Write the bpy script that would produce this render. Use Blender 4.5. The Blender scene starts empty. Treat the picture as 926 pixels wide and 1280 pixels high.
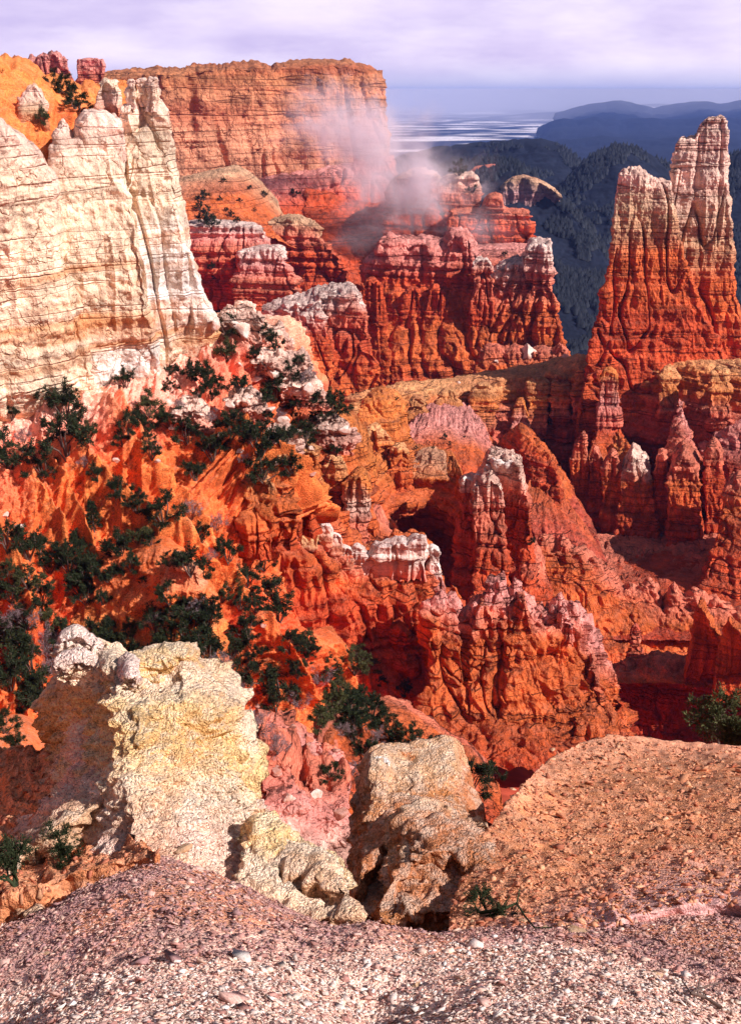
import bpy, math, random, numpy as np
from mathutils import Vector, Matrix
from mathutils.bvhtree import BVHTree
random.seed(7); RNG = np.random.default_rng(11)
scene = bpy.context.scene
COL = scene.collection
PIT = math.radians(22.9); F = 1245.0
CP, SP = math.cos(PIT), math.sin(PIT)
f32 = np.float32

def P3(px, py, Y):
    """world point seen at photo pixel (px,py) at forward distance Y; the camera is the origin"""
    x = (np.asarray(px, float) - 463.0) / F; y = (640.0 - np.asarray(py, float)) / F
    dy = CP + y * SP; dz = -SP + y * CP
    k = np.asarray(Y, float) / dy
    return np.stack([x * k, dy * k, dz * k], -1)

def to_px(p):
    dep = p[..., 1] * CP - p[..., 2] * SP
    up = p[..., 1] * SP + p[..., 2] * CP
    return 463 + F * p[..., 0] / dep, 640 - F * up / dep, dep

# ------------------------------------------------------------------ noise
_r = np.random.default_rng(5)
PERM = _r.permutation(256).astype(np.int32); PERM = np.concatenate([PERM, PERM, PERM])
_g = _r.normal(size=(256, 3)); _g /= np.linalg.norm(_g, axis=1)[:, None]; GR = (_g * 1.5).astype(f32)
def noise3(x, y, z):
    x = np.asarray(x, f32).ravel(); y = np.asarray(y, f32).ravel(); z = np.asarray(z, f32).ravel()
    n = len(x); out = np.empty(n, f32)
    for s in range(0, n, 200000):
        X, Y, Z = x[s:s+200000], y[s:s+200000], z[s:s+200000]
        xi = np.floor(X); yi = np.floor(Y); zi = np.floor(Z)
        fx, fy, fz = X - xi, Y - yi, Z - zi
        xi = xi.astype(np.int64) & 255; yi = yi.astype(np.int64) & 255; zi = zi.astype(np.int64) & 255
        u = fx*fx*fx*(fx*(fx*6-15)+10); v = fy*fy*fy*(fy*(fy*6-15)+10); w = fz*fz*fz*(fz*(fz*6-15)+10)
        def c(i, j, k):
            h = PERM[PERM[PERM[xi + i] + yi + j] + zi + k]
            g = GR[h]
            return g[:, 0]*(fx-i) + g[:, 1]*(fy-j) + g[:, 2]*(fz-k)
        x00 = c(0,0,0); x00 += u*(c(1,0,0)-x00); x10 = c(0,1,0); x10 += u*(c(1,1,0)-x10)
        x01 = c(0,0,1); x01 += u*(c(1,0,1)-x01); x11 = c(0,1,1); x11 += u*(c(1,1,1)-x11)
        y0 = x00 + v*(x10-x00); y1 = x01 + v*(x11-x01)
        out[s:s+200000] = y0 + w*(y1-y0)
    return out
def n3(p, s, sz=None, o=0.0):
    """noise of world position, feature size s (sz vertically)"""
    sz = sz or s; sh = p.shape[:-1]
    return noise3(p[..., 0]/s + o, p[..., 1]/s + o*1.7, p[..., 2]/sz - o*0.6).reshape(sh)
def fbm(p, s, sz=None, o=0.0, oct=3):
    a = 1.0; r = 0; t = 0
    for i in range(oct):
        r = r + a*n3(p, s/2**i, (sz or s)/2**i, o + i*7.3); t += a; a *= .5
    return r/t*1.4
def sm(a, b, x):
    t = np.clip((x-a)/(b-a), 0, 1); return t*t*(3-2*t)

# hardness of the rock beds against elevation: the same beds run through every formation
_zt = np.arange(-260, 60, .1); _h = np.zeros(len(_zt)); _q = np.random.default_rng(3); _z = -260
while _z < 60:
    th = _q.choice([.5, .9, 1.5, 2.6]) * _q.uniform(.6, 1.5); v = _q.uniform(-1, 1)
    _h[(_zt >= _z) & (_zt < _z + th)] = v; _z += th
_h = np.convolve(_h, np.ones(3)/3, 'same')
_z = -260; _h2 = np.zeros(len(_zt))
while _z < 60:
    th = _q.uniform(3, 9); _h2[(_zt >= _z) & (_zt < _z + th)] = _q.uniform(-1, 1); _z += th
_h2 = np.convolve(_h2, np.ones(8)/8, 'same')
def strata(z, k=1.0):
    return np.interp(z*k % 300 - 255, _zt, _h)*.6 + np.interp(z*k*.9 % 300 - 255, _zt, _h2)*.4

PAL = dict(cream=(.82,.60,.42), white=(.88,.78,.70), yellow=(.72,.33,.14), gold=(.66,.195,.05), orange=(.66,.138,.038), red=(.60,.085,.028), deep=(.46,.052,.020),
           pink=(.80,.31,.26), rose=(.72,.20,.12), tan=(.62,.36,.21), mauve=(.50,.27,.25), brown=(.32,.13,.06), pale=(.82,.53,.42), forest=(.010,.013,.024), grey=(.30,.25,.27),
           plain=(.80,.72,.72), umber=(.48,.18,.08), wine=(.50,.08,.045), cap=(.80,.58,.50), buff=(.60,.25,.14), ochre=(.80,.52,.24))
def pal(c): return np.array(PAL[c] if isinstance(c, str) else c, float)

# ------------------------------------------------------------------ objects
def link(o, parent=None):
    COL.objects.link(o)
    if parent is not None: o.parent = parent
    return o
def tag(o, label=None, cat=None, group=None, kind=None):
    if label: o['label'] = label
    if cat: o['category'] = cat
    if group: o['group'] = group
    if kind: o['kind'] = kind
    return o
def mesh_from(name, V, faces, mat, col=None, parent=None, loc=None, smooth=True):
    """V (n,3); faces (m,k) array or list of such arrays"""
    V = np.ascontiguousarray(V, np.float64)
    if loc is None: loc = (0, 0, 0)
    V = V - np.array(loc)
    me = bpy.data.meshes.new(name)
    fl = faces if isinstance(faces, list) else [faces]
    fl = [np.asarray(a, np.int32) for a in fl if len(a)]
    nl = sum(a.size for a in fl); nf = sum(len(a) for a in fl)
    me.vertices.add(len(V)); me.vertices.foreach_set('co', V.ravel().astype(f32))
    me.loops.add(nl); me.loops.foreach_set('vertex_index', np.concatenate([a.ravel() for a in fl]))
    me.polygons.add(nf)
    tot = np.concatenate([np.full(len(a), a.shape[1], np.int32) for a in fl])
    me.polygons.foreach_set('loop_start', (np.cumsum(tot) - tot).astype(np.int32))
    me.polygons.foreach_set('loop_total', tot)
    if smooth: me.polygons.foreach_set('use_smooth', np.ones(nf, bool))
    me.update(calc_edges=True)
    if col is not None:
        at = me.color_attributes.new('Col', 'FLOAT_COLOR', 'POINT')
        c4 = np.ones((len(V), 4), f32); c4[:, :3] = np.clip(col, 0, 1)
        at.data.foreach_set('color', c4.ravel())
    me.materials.append(mat)
    o = bpy.data.objects.new(name, me)
    link(o, parent)
    if parent is None: o.location = loc
    else:
        o.location = Vector(loc) - parent.location
    return o
def empty(name, loc):
    o = bpy.data.objects.new(name, None); o.location = Vector(loc); o.empty_display_size = .5
    return link(o)

# ------------------------------------------------------------------ materials
def mat_new(name, rough=.95):
    m = bpy.data.materials.new(name); m.use_nodes = True
    nt = m.node_tree; b = nt.nodes['Principled BSDF']; b.inputs['Roughness'].default_value = rough
    try: b.inputs['Specular IOR Level'].default_value = .12
    except KeyError: pass
    return m, nt, b
def nd(nt, t, **k):
    n = nt.nodes.new(t)
    for a, v in k.items():
        if a == 'inp':
            for i, x in v.items(): n.inputs[i].default_value = x
        else: setattr(n, a, v)
    return n
def lk(nt, a, b): nt.links.new(a, b)
def mapped(nt, pos, sc):
    n = nd(nt, 'ShaderNodeVectorMath', operation='MULTIPLY'); lk(nt, pos, n.inputs[0]); n.inputs[1].default_value = sc
    return n.outputs[0]
def rng_(nt, v, a, b, c, d):
    n = nd(nt, 'ShaderNodeMapRange', inp={1: a, 2: b, 3: c, 4: d}); lk(nt, v, n.inputs[0]); return n.outputs[0]
def mul(nt, a, b, op='MULTIPLY'):
    n = nd(nt, 'ShaderNodeMath', operation=op)
    for i, x in enumerate((a, b)):
        if isinstance(x, (int, float)): n.inputs[i].default_value = x
        else: lk(nt, x, n.inputs[i])
    return n.outputs[0]
def mixc(nt, fac, a, b, bt='MIX'):
    n = nd(nt, 'ShaderNodeMix', data_type='RGBA', blend_type=bt)
    for i, x in ((0, fac), (6, a), (7, b)):
        if isinstance(x, (int, float)): n.inputs[i].default_value = x
        elif isinstance(x, tuple): n.inputs[i].default_value = (*x, 1)
        else: lk(nt, x, n.inputs[i])
    return n.outputs[2]
def noise_n(nt, vec, scale, detail=4, rough=.6):
    n = nd(nt, 'ShaderNodeTexNoise', inp={'Scale': scale, 'Detail': detail, 'Roughness': rough}); lk(nt, vec, n.inputs['Vector']); return n.outputs['Fac']

def rock_mat(name, S, bump=.6, stripe=.5, streak=.4, pebble=0.0, dust=(.62,.30,.22), dustf=.25, stain=(.42,.05,.02), stainf=.3, lines=0.0, iso=.6, cracks=0.0, crackc=(.16,.025,.010)):
    """S = feature size in metres; base colour comes from the Col attribute (the beds' own colours)"""
    m, nt, b = mat_new(name)
    geo = nd(nt, 'ShaderNodeNewGeometry'); pos = geo.outputs['Position']
    att = nd(nt, 'ShaderNodeAttribute', attribute_name='Col'); c = att.outputs['Color']
    n1 = noise_n(nt, pos, .35/S, 5, .6)
    c = mixc(nt, 1.0, c, None or nd_val(nt, rng_(nt, n1, .25, .75, .62, 1.42)), 'MULTIPLY')
    # beds
    bp = mapped(nt, pos, (.06/S, .06/S, 1.6/S)); n2 = noise_n(nt, bp, 1.0, 3, .55)
    c = mixc(nt, stripe, c, nd_val(nt, rng_(nt, n2, .3, .7, .45, 1.55)), 'MULTIPLY')
    bp2 = mapped(nt, pos, (.03/S, .03/S, .5/S)); n2b = noise_n(nt, bp2, 1.0, 2, .5)
    f = mul(nt, rng_(nt, n2b, .52, .66, 0, 1), stainf); c = mixc(nt, f, c, stain)
    if lines:
        bl_ = noise_n(nt, mapped(nt, pos, (.035/S, .035/S, 1.05/S)), 1.0, 1, .5); ab = mul(nt, mul(nt, bl_, .5, 'SUBTRACT'), 0.0, 'ADD'); ab = mul(nt, ab, 1.0, 'ABSOLUTE') if False else nd_abs(nt, ab)
        lin = rng_(nt, ab, .0, .022, 1, 0); brk = rng_(nt, noise_n(nt, mapped(nt, pos, (.15/S, .15/S, .25/S)), 1.0, 3, .6), .32, .5, 0, 1); lin = mul(nt, lin, brk)
        c = mixc(nt, mul(nt, lin, lines), c, (.16, .022, .010))
    if cracks:
        dp = nd(nt, 'ShaderNodeVectorMath', operation='ADD'); dn = nd(nt, 'ShaderNodeTexNoise', inp={'Scale': .9/S, 'Detail': 4.0}); lk(nt, pos, dn.inputs['Vector'])
        dm = nd(nt, 'ShaderNodeVectorMath', operation='SCALE'); lk(nt, dn.outputs['Color'], dm.inputs[0]); dm.inputs['Scale'].default_value = 1.6*S; lk(nt, pos, dp.inputs[0]); lk(nt, dm.outputs[0], dp.inputs[1])
        cv = nd(nt, 'ShaderNodeTexVoronoi', feature='DISTANCE_TO_EDGE', inp={'Scale': 1.0}); lk(nt, mapped(nt, dp.outputs[0], (.75/S, .75/S, .30/S)), cv.inputs['Vector'])
        ck = mul(nt, rng_(nt, cv.outputs['Distance'], 0, .045, 1, 0), rng_(nt, noise_n(nt, pos, .45/S, 3, .6), .42, .6, 0, 1))
        c = mixc(nt, mul(nt, ck, cracks), c, crackc)
    # water streaks down the face
    sp = mapped(nt, pos, (1.5/S, 1.5/S, .12/S)); n3_ = noise_n(nt, sp, 1.0, 4, .6)
    c = mixc(nt, streak, c, nd_val(nt, rng_(nt, n3_, .3, .7, .5, 1.5)), 'MULTIPLY')
    # pale debris that lies on ledges (patchy)
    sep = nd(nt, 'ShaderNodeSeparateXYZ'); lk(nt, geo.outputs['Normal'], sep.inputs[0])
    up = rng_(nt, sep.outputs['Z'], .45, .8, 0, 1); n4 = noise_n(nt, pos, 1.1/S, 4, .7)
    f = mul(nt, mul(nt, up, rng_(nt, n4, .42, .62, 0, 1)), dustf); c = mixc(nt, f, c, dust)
    # fine grit speckle
    n6 = noise_n(nt, pos, 9.0/S, 3, .8); c = mixc(nt, .75, c, nd_val(nt, rng_(nt, n6, .3, .7, .5, 1.5)), 'MULTIPLY')
    lk(nt, c, b.inputs['Base Color'])
    # relief
    h = mul(nt, noise_n(nt, pos, 1.2/S, 8, .66), iso)
    h = mul(nt, h, mul(nt, noise_n(nt, mapped(nt, pos, (.5/S, .5/S, 3.2/S)), 1.0, 4, .6), .55*stripe*2), 'ADD')
    h = mul(nt, h, mul(nt, n3_, .6*streak), 'ADD')
    vo = nd(nt, 'ShaderNodeTexVoronoi', feature='F1', inp={'Scale': 2.2/S, 'Detail': 1.0}); lk(nt, pos, vo.inputs['Vector'])
    h = mul(nt, h, mul(nt, vo.outputs['Distance'], .10), 'ADD')
    if cracks: h = mul(nt, h, mul(nt, ck, -.7*cracks), 'ADD')
    h = mul(nt, h, mul(nt, noise_n(nt, mapped(nt, pos, (3.2/S, 3.2/S, .5/S)), 1.0, 3, .6), .8*streak), 'ADD')
    if lines: h = mul(nt, h, mul(nt, lin, -.5), 'ADD')
    if pebble:
        v2 = nd(nt, 'ShaderNodeTexVoronoi', feature='F1', inp={'Scale': 8.0/S, 'Detail': 2.0}); lk(nt, pos, v2.inputs['Vector'])
        h = mul(nt, h, mul(nt, v2.outputs['Distance'], -pebble), 'ADD')
        col = nd(nt, 'ShaderNodeSeparateColor'); lk(nt, v2.outputs['Color'], col.inputs[0])
        c2 = mixc(nt, .8, c, nd_val(nt, rng_(nt, col.outputs[0], 0, 1, .45, 1.6)), 'MULTIPLY'); lk(nt, c2, b.inputs['Base Color'])
    bn = nd(nt, 'ShaderNodeBump', inp={'Strength': bump, 'Distance': S*.9}); lk(nt, h, bn.inputs['Height']); lk(nt, bn.outputs[0], b.inputs['Normal'])
    return m
def nd_abs(nt, v):
    n = nd(nt, 'ShaderNodeMath', operation='ABSOLUTE'); lk(nt, v, n.inputs[0]); return n.outputs[0]
def nd_val(nt, v):
    n = nd(nt, 'ShaderNodeCombineColor'); 
    for i in range(3): lk(nt, v, n.inputs[i])
    return n.outputs[0]

M = {}
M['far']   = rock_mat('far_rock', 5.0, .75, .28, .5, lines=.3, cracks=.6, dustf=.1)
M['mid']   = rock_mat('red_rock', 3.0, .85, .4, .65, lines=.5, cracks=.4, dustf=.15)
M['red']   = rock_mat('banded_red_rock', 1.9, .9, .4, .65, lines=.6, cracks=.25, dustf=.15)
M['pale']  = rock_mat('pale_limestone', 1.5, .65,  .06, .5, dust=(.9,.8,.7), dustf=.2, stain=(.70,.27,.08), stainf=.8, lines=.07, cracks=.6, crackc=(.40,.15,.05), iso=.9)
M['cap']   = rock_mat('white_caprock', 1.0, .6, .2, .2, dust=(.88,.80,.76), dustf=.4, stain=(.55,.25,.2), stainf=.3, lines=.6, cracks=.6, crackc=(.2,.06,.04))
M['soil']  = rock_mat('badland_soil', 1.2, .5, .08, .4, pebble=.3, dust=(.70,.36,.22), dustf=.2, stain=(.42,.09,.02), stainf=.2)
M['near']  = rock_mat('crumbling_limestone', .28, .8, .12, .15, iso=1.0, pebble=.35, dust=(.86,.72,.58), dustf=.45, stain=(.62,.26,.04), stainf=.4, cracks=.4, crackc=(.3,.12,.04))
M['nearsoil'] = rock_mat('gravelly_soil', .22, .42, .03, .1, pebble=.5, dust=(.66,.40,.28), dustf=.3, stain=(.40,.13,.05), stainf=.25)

# ------------------------------------------------------------------ lofted rock masses
def parse(s, defY):
    pts = []
    for t in s.split():
        q = [float(a) for a in t.split(',')]
        pts.append([q[0], q[1], q[2] if len(q) > 2 else np.nan])
    a = np.array(pts); ys = a[:, 2]; i = np.arange(len(a)); ok = ~np.isnan(ys)
    a[:, 2] = np.interp(i, i[ok], ys[ok]) if ok.any() else defY
    return a
def resamp(a, n, bylen=True):
    if bylen:
        d = np.r_[0, np.cumsum(np.hypot(*(np.diff(a[:, :2], axis=0).T)) + 1e-6)]
    else: d = np.arange(len(a)).astype(float)
    t = np.linspace(0, d[-1], n)
    return np.stack([np.interp(t, d, a[:, k]) for k in range(a.shape[1])], -1)
def smooth_loop(A, it, fixed=0):
    for _ in range(it):
        A = A*.5 + .25*(np.roll(A, 1, axis=1) + np.roll(A, -1, axis=1))
    return A
ST = dict(fl=1.0, fs=6.0, st=.8, ro=.8, rs=4.0, ri=.0, rls=3.0, bl=.0, teeth=0.0, tf=3.0, sk=1.0, fz=7.0, fine=.12, gr=0.0)
def massif(name, Y, rows, cols, thick=10.0, cl=None, mat='mid', style=None, label=None, cat='rock formation', group=None,
           parent=None, kind=None, seed=0.0, res=1.0, bylen=True, cut=0, grow=.25, vsm=1, smoothu=2, down=False, ridges=()):
    st = dict(ST); st.update(style or {})
    R = [parse(r, Y) for r in rows]
    n = max(24, 3*max(len(r) for r in R))
    eq = len({len(r) for r in R}) == 1
    R = np.array([resamp(r, n, bylen=not eq) for r in R])              # nr,n,3 in px
    # final resolution
    pxw = max(np.hypot(*(np.diff(r[:, :2], axis=0).T)).sum() for r in R)*.8*res
    hs = np.array([np.hypot(*(R[i+1, :, :2]-R[i, :, :2]).T).max() for i in range(len(R)-1)])*.8*res
    NU = int(np.clip(pxw, 16, 900)); nvs = np.maximum(2, hs).astype(int)
    tu = np.linspace(0, n-1, NU); i0 = np.minimum(tu.astype(int), n-2); fu = (tu-i0)[None, :, None]
    R = R[:, i0]*(1-fu) + R[:, i0+1]*fu
    W3 = P3(R[..., 0], R[..., 1], R[..., 2])                           # nr,NU,3
    nr = len(W3); th = np.atleast_1d(np.array(thick, float))
    th = np.interp(np.linspace(0, 1, nr), np.linspace(0, 1, len(th)), th) if len(th) != nr else th
    NB = max(8, NU//3)
    bi = np.linspace(NU-1, 0, NB).astype(int)
    ray = W3[:, :, :2].mean((0, 1)); ray /= np.linalg.norm(ray)
    arch = np.sin(np.linspace(0, math.pi, NB))**.5
    back = W3[:, bi].copy()
    back[..., 0] += ray[0]*th[:, None]*(.25+.75*arch); back[..., 1] += ray[1]*th[:, None]*(.25+.75*arch)
    back[..., 2] -= (th[:, None]*.05)
    if down: back = W3[:, bi].copy(); back[..., 2] -= th[:, None]*(.3+.7*arch)
    L = np.concatenate([W3, back], 1)                                   # closed loop
    L[:, NU:, :] = L[:, NU:, :]
    # round the two ends
    fr = smooth_loop(L, smoothu); L[:, :, :2] = fr[:, :, :2]
    NL = L.shape[1]; mir = np.arange(NL)
    mir[:NU] = NU + np.clip(np.round((NU-1-np.arange(NU))/(NU-1)*(NB-1)).astype(int), 0, NB-1)
    mir[NU:] = bi
    spine = (L[0] + L[0][mir])/2
    top = []
    for q in (0.0, .45, .8): 
        r = spine*(1-q) + L[0]*q
        r[:, 2] += grow*th[0]*.25*(1-q*q); top.append(r)
    keys = np.array([*top, *L]); cols_ = np.array([pal(c) for c in cols]); cl_ = np.array(cl if cl is not None else [1]*nr, float)
    def fit(a):
        if len(a) == nr: return a
        t = np.linspace(0, 1, nr); ta = np.linspace(0, 1, len(a)); a = a.reshape(len(a), -1); return np.stack([np.interp(t, ta, a[:, k]) for k in range(a.shape[1])], -1).squeeze()
    cols_ = fit(cols_); cl_ = fit(cl_)
    cols_ = np.concatenate([[cols_[0]]*3, cols_]); cl_ = np.concatenate([[cl_[0]]*3, cl_])
    segs = [2, 2, 2] + list(nvs); 
    V = []; C = []; CLF = []
    for k in range(len(keys)-1):
        m_ = segs[k]; t = (np.arange(m_)/m_)[:, None, None]
        V.append(keys[k]*(1-t) + keys[k+1]*t); C.append(cols_[k]*(1-t[:, 0]) + cols_[k+1]*t[:, 0]); CLF.append(cl_[k]*(1-t[:, 0, 0]) + cl_[k+1]*t[:, 0, 0])
    V.append(keys[-1][None]); C.append(cols_[-1][None]); CLF.append(cl_[-1:])
    V = np.concatenate(V); C = np.concatenate(C); CLF = np.concatenate(CLF)[:, None]
    # soften creases between rows
    for _ in range(int(vsm*3)):
        V[7:-1] = V[7:-1]*.5 + .25*(V[6:-2] + V[8:])
    NV = len(V)
    ntop = sum(segs[:3])
    # base normals
    du = np.roll(V, -3, 1) - np.roll(V, 3, 1); dv = np.gradient(V, axis=0)
    N = np.cross(du, dv); N /= np.linalg.norm(N, axis=2, keepdims=True) + 1e-9
    cen = V.mean((0, 1)); 
    if down:
        if (N[ntop:, :NU, 2]).mean() < 0: N = -N
    elif (N[ntop:, :NU, 1]).mean() > 0: N = -N
    Nh = N.copy()
    if not down: Nh[..., 2] *= .35
    o = seed*13.7 + 3.1
    wob = V + np.stack([n3(V, st['rs']*2.5, st['rs']*12, o+5)*st['rs']*.35, n3(V, st['rs']*2.5, st['rs']*12, o+6)*st['rs']*.35, V[..., 2]*0], -1)
    d = 0
    if st['fl']:
        a = np.abs(n3(wob, st['fs'], st['fs']*st['fz'], o)); b2 = np.abs(n3(wob, st['fs']*.42, st['fs']*.42*st['fz'], o+9))
        d = d + st['fl']*CLF*((np.minimum(a*2.2, 1)**.6 - .55) - .40*(np.minimum(b2*2.4, 1)**.7 - .55))
        gv = np.abs(n3(wob, st['fs']*1.3, st['fs']*9, o+41)); d = d - st['gr']*CLF*np.exp(-(gv/.05)**2)*sm(-.1, .25, n3(V, st['fs']*4, None, o+43))
    if st['st']:
        zz = V[..., 2] + n3(V, st['rs']*8, None, o+2)*1.2
        d = d + st['st']*(.35+.65*CLF)*strata(zz, st['sk'])*(.6+.8*np.clip(n3(V, st['rs']*3, None, o+4)+.5, 0, 1))
    if st['ro']: d = d + st['ro']*(.3+.7*CLF)*fbm(V, st['rs'], None, o+1, 4)
    if st['fine']: d = d + st['fine']*fbm(V, st['rs']*.12, None, o+6, 2)*st['rs']*.4
    if st['bl']:
        g = st['rs']; q = np.stack([n3(V, g, g*.7, o+20+i*3) for i in range(2)], -1)
        d = d + st['bl']*(np.floor(q[..., 0]*4)/4 + .4*np.floor(q[..., 1]*6)/6)
    if st['ri']:
        mid = V[ntop:][len(V[ntop:])//2]; ul = np.r_[0, np.cumsum(np.linalg.norm(np.diff(mid, axis=0), axis=1))]
        vl = np.cumsum(np.r_[0, np.linalg.norm(np.diff(V, axis=0), axis=2).mean(1)])
        U = np.broadcast_to(ul[None, :], V.shape[:2]); VL = np.broadcast_to(vl[:, None], V.shape[:2])
        q = np.stack([U + 1.2*n3(V, st['rls']*3, None, o), VL/9.0, U*0+o], -1)
        rr = (1 - np.minimum(np.abs(n3(q, st['rls']))*2.4, 1)) ; r2 = (1 - np.minimum(np.abs(n3(q, st['rls']*.4, None, 4.4))*2.4, 1))
        d = d + st['ri']*(1-CLF)*((rr-.5) + .4*(r2-.5))
    RT = 0
    if ridges:
        qx, qy, dep = to_px(V); mpp = dep/F; best = np.zeros(V.shape[:2])
        for ri_, (pts, wl, wr_, H) in enumerate(ridges):
            a = resamp(parse(pts, 90)[:, :2], 26); dd = np.full(V.shape[:2], 1e9); tt = np.zeros(V.shape[:2]); sd = np.zeros(V.shape[:2])
            for i in range(25):
                p0, p1 = a[i], a[i+1]; e = p1-p0; L2 = (e**2).sum(); t = np.clip(((qx-p0[0])*e[0]+(qy-p0[1])*e[1])/L2, 0, 1)
                ex = qx-(p0[0]+t*e[0]); ey = qy-(p0[1]+t*e[1]); r = np.hypot(ex, ey); k = r < dd
                dd = np.where(k, r, dd); tt = np.where(k, (i+t)/25, tt); sd = np.where(k, e[0]*(qy-p0[1])-e[1]*(qx-p0[0]), sd)
            L_ = np.hypot(*(a[-1]-a[0])); m = dd*mpp; w = np.where(sd > 0, wl, wr_); x = np.clip(m/w, 0, 1)
            al = tt*L_*.085; q = np.stack([al + x*.6, np.where(sd > 0, 3.0, 9.0), al*0+ri_*5.0], -1)
            rl = 1-np.minimum(np.abs(n3(q, 1.7))*2.2, 1); rl2 = 1-np.minimum(np.abs(n3(q, .7, None, 2))*2.2, 1)
            h = H*(1-x)**1.15*(1-sm(.9, 1, tt)*.3)*np.minimum(tt*6+.25, 1) - H*.30*(rl*.7+rl2*.35)*np.sin(np.minimum(x*1.3, 1)*math.pi)
            h = h*(1 + .25*n3(V, 3.5, None, ri_))
            best = np.maximum(best, h*1.45)
            RT = np.maximum(RT, (1-sm(.0, .45, x))*np.minimum(tt*4+.3, 1))
        d = d*(1-.3*np.minimum(best, 1)) + best
    topw = np.ones(NV); topw[:ntop] = np.linspace(.15, .8, ntop)
    d = d*topw[:, None]
    V = V + Nh*d[..., None]
    if st['teeth']:
        tt = np.minimum(np.abs(n3(V*[1, 1, 0], st['tf'], None, o+31))*2.2, 1)**.7 - .6 + .5*n3(V*[1, 1, 0], st['tf']*.35, None, o+3)
        dec = np.exp(-np.maximum(np.arange(NV)-ntop, 0)/(10.0)); V[..., 2] += st['teeth']*tt*dec[:, None]
    # colours: bed wobble
    Cc = np.broadcast_to(C[:, None, :], V.shape).copy()
    vsh = (n3(V, st['rs']*5, st['rs']*1.2, o+8)*.10*NV).astype(int)
    vsh[:] = vsh
    idx = np.clip(np.arange(NV)[:, None] + vsh, 0, NV-1)
    Cc = np.take_along_axis(Cc, np.broadcast_to(idx[..., None], V.shape), 0)
    Cc *= (1 + .22*strata(V[..., 2]+n3(V, 20, None, 2.0), 1.3)[..., None])
    idm = np.arange(NV*NL).reshape(NV, NL); nx = np.roll(idm, -1, 1)
    q = np.stack([idm[:-1], idm[1:], nx[1:], nx[:-1]], -1).reshape(-1, 4)
    # outward orientation
    base = V[-1].mean(0); loc = np.array([base[0], base[1], V[-1, :, 2].max()])
    fn = np.cross(V[ntop+2, NU//2]-V[ntop+1, NU//2], V[ntop+1, NU//2+1]-V[ntop+1, NU//2])
    if down:
        if fn[2] < 0: q = q[:, ::-1]
    elif fn[1] > 0: q = q[:, ::-1]
    if ridges: Cc = Cc*(1-.5*RT[..., None]) + pal('gold')*.5*RT[..., None]
    if parent is not None: loc = np.array(parent.location)
    ob = mesh_from(name, V.reshape(-1, 3), q, M[mat], Cc.reshape(-1, 3), parent, loc)
    if parent is None:
        if kind: tag(ob, label, cat, group, kind)
        else: tag(ob, label, cat, group)
    return ob
HAZE = 6e-5
# ================================================================== ROCK FORMATIONS
FARS = dict(gr=5, fl=2.6, fs=11, st=.6, ro=2.2, rs=13, teeth=1.6, tf=7, sk=.5, fz=4)
MIDS = dict(gr=2.5, fl=2.8, fs=8, st=.8, ro=1.5, rs=8, teeth=1.2, tf=4, sk=.7, fz=9)
NERS = dict(gr=1.2, fl=2.0, fine=.09, fs=3.8, st=.75, ro=.5, rs=4, teeth=.9, tf=2.2, sk=1.1, fz=9)
def S(base, **k): d = dict(base); d.update(k); return d

# --- skyline hoodoos far behind the left bluff
massif('skyline_hoodoos', 430, ["10,78 18,74 30,80 40,73 47,74 58,69 70,68 80,72 86,80", "4,100 90,100", "0,130 95,130"],
       ['pink', 'rose', 'orange'], 12, style=S(MIDS, fs=5, teeth=2.5, rs=5), label='row of small pink hoodoos on the skyline behind the left bluff', cat='hoodoos')
massif('skyline_rock', 430, ["96,76 108,74 120,73 131,76", "95,96 131,96", "92,130 140,130"],
       ['pink', 'rose', 'orange'], 12, style=S(MIDS, fl=.8, teeth=.5, rs=5), label='square pink block of rock standing alone on the skyline at the left', cat='rock formation')
# --- far flat-topped cliff
massif('far_cliff', 600, [
   "120,103,560 150,97 197,94 229,95 233,90 267,89 271,92 280,87 297,85 333,87 340,92 349,86 404,82 439,83 468,92 482,99,640",
   "120,170,556 150,170 197,165 229,166 233,165 267,163 271,164 280,162 297,160 333,160 340,160 349,158 404,152 439,150 468,149 485,150,632",
   "120,240,550 150,240 197,235 229,230 233,229 267,226 271,226 280,226 297,225 333,222 340,222 349,221 404,213 439,206 468,200 489,198,622",
   "120,300,540 150,290 197,285 229,280 233,280 267,276 271,276 280,276 297,275 333,262 340,262 349,262 404,255 439,250 470,245 500,240,605",
   "120,360,520 150,360 197,360 229,360 233,360 267,350 271,350 280,350 297,350 333,350 340,350 349,350 404,350 439,350 480,350 520,350,560"],
   ['umber', 'buff', 'buff', 'pink', 'red'], 120, cl=[1, 1, .9, .7, .4], mat='far', style=S(FARS, fl=2.4, fs=16, fz=2.2, ro=2.6), seed=1,
   label='distant flat-topped orange cliff half veiled by mist', cat='cliff')
massif('far_cliff_ledge', 560, [
   "300,236,560 340,226 404,217 460,206 492,199,600", "300,262,545 340,262 404,258 460,248 500,232,590", "300,310,520 350,310 420,310 480,300 520,280,560", "300,380,480 350,380 420,380 480,380 540,360,520"],
   ['pink', 'red', 'red', 'deep'], 40, cl=[1, .9, .7, .5], mat='far', style=S(FARS, fl=3.2, fs=10, fz=6), seed=2,
   label='red fluted slope below the pink band of the distant flat-topped cliff', cat='cliff')
# --- talus cone with shrubs
massif('talus_cone', 440, [
   "195,240,430 215,232 240,226 262,222 285,216 297,213 312,222 330,236 350,258,470", "200,262,415 240,256 270,250 297,244 330,262 360,284,445",
   "200,300,395 240,296 280,290 320,292 350,300 385,320,420"],
   ['tan', 'orange', 'orange'], 40, cl=[.2, 0, 0], mat='mid', style=S(MIDS, fl=.8, st=.6, ro=1.2, ri=1.0, rls=6, teeth=.5), seed=3,
   label='smooth orange talus cone dotted with dark shrubs below the far cliff', cat='talus cone')
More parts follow.
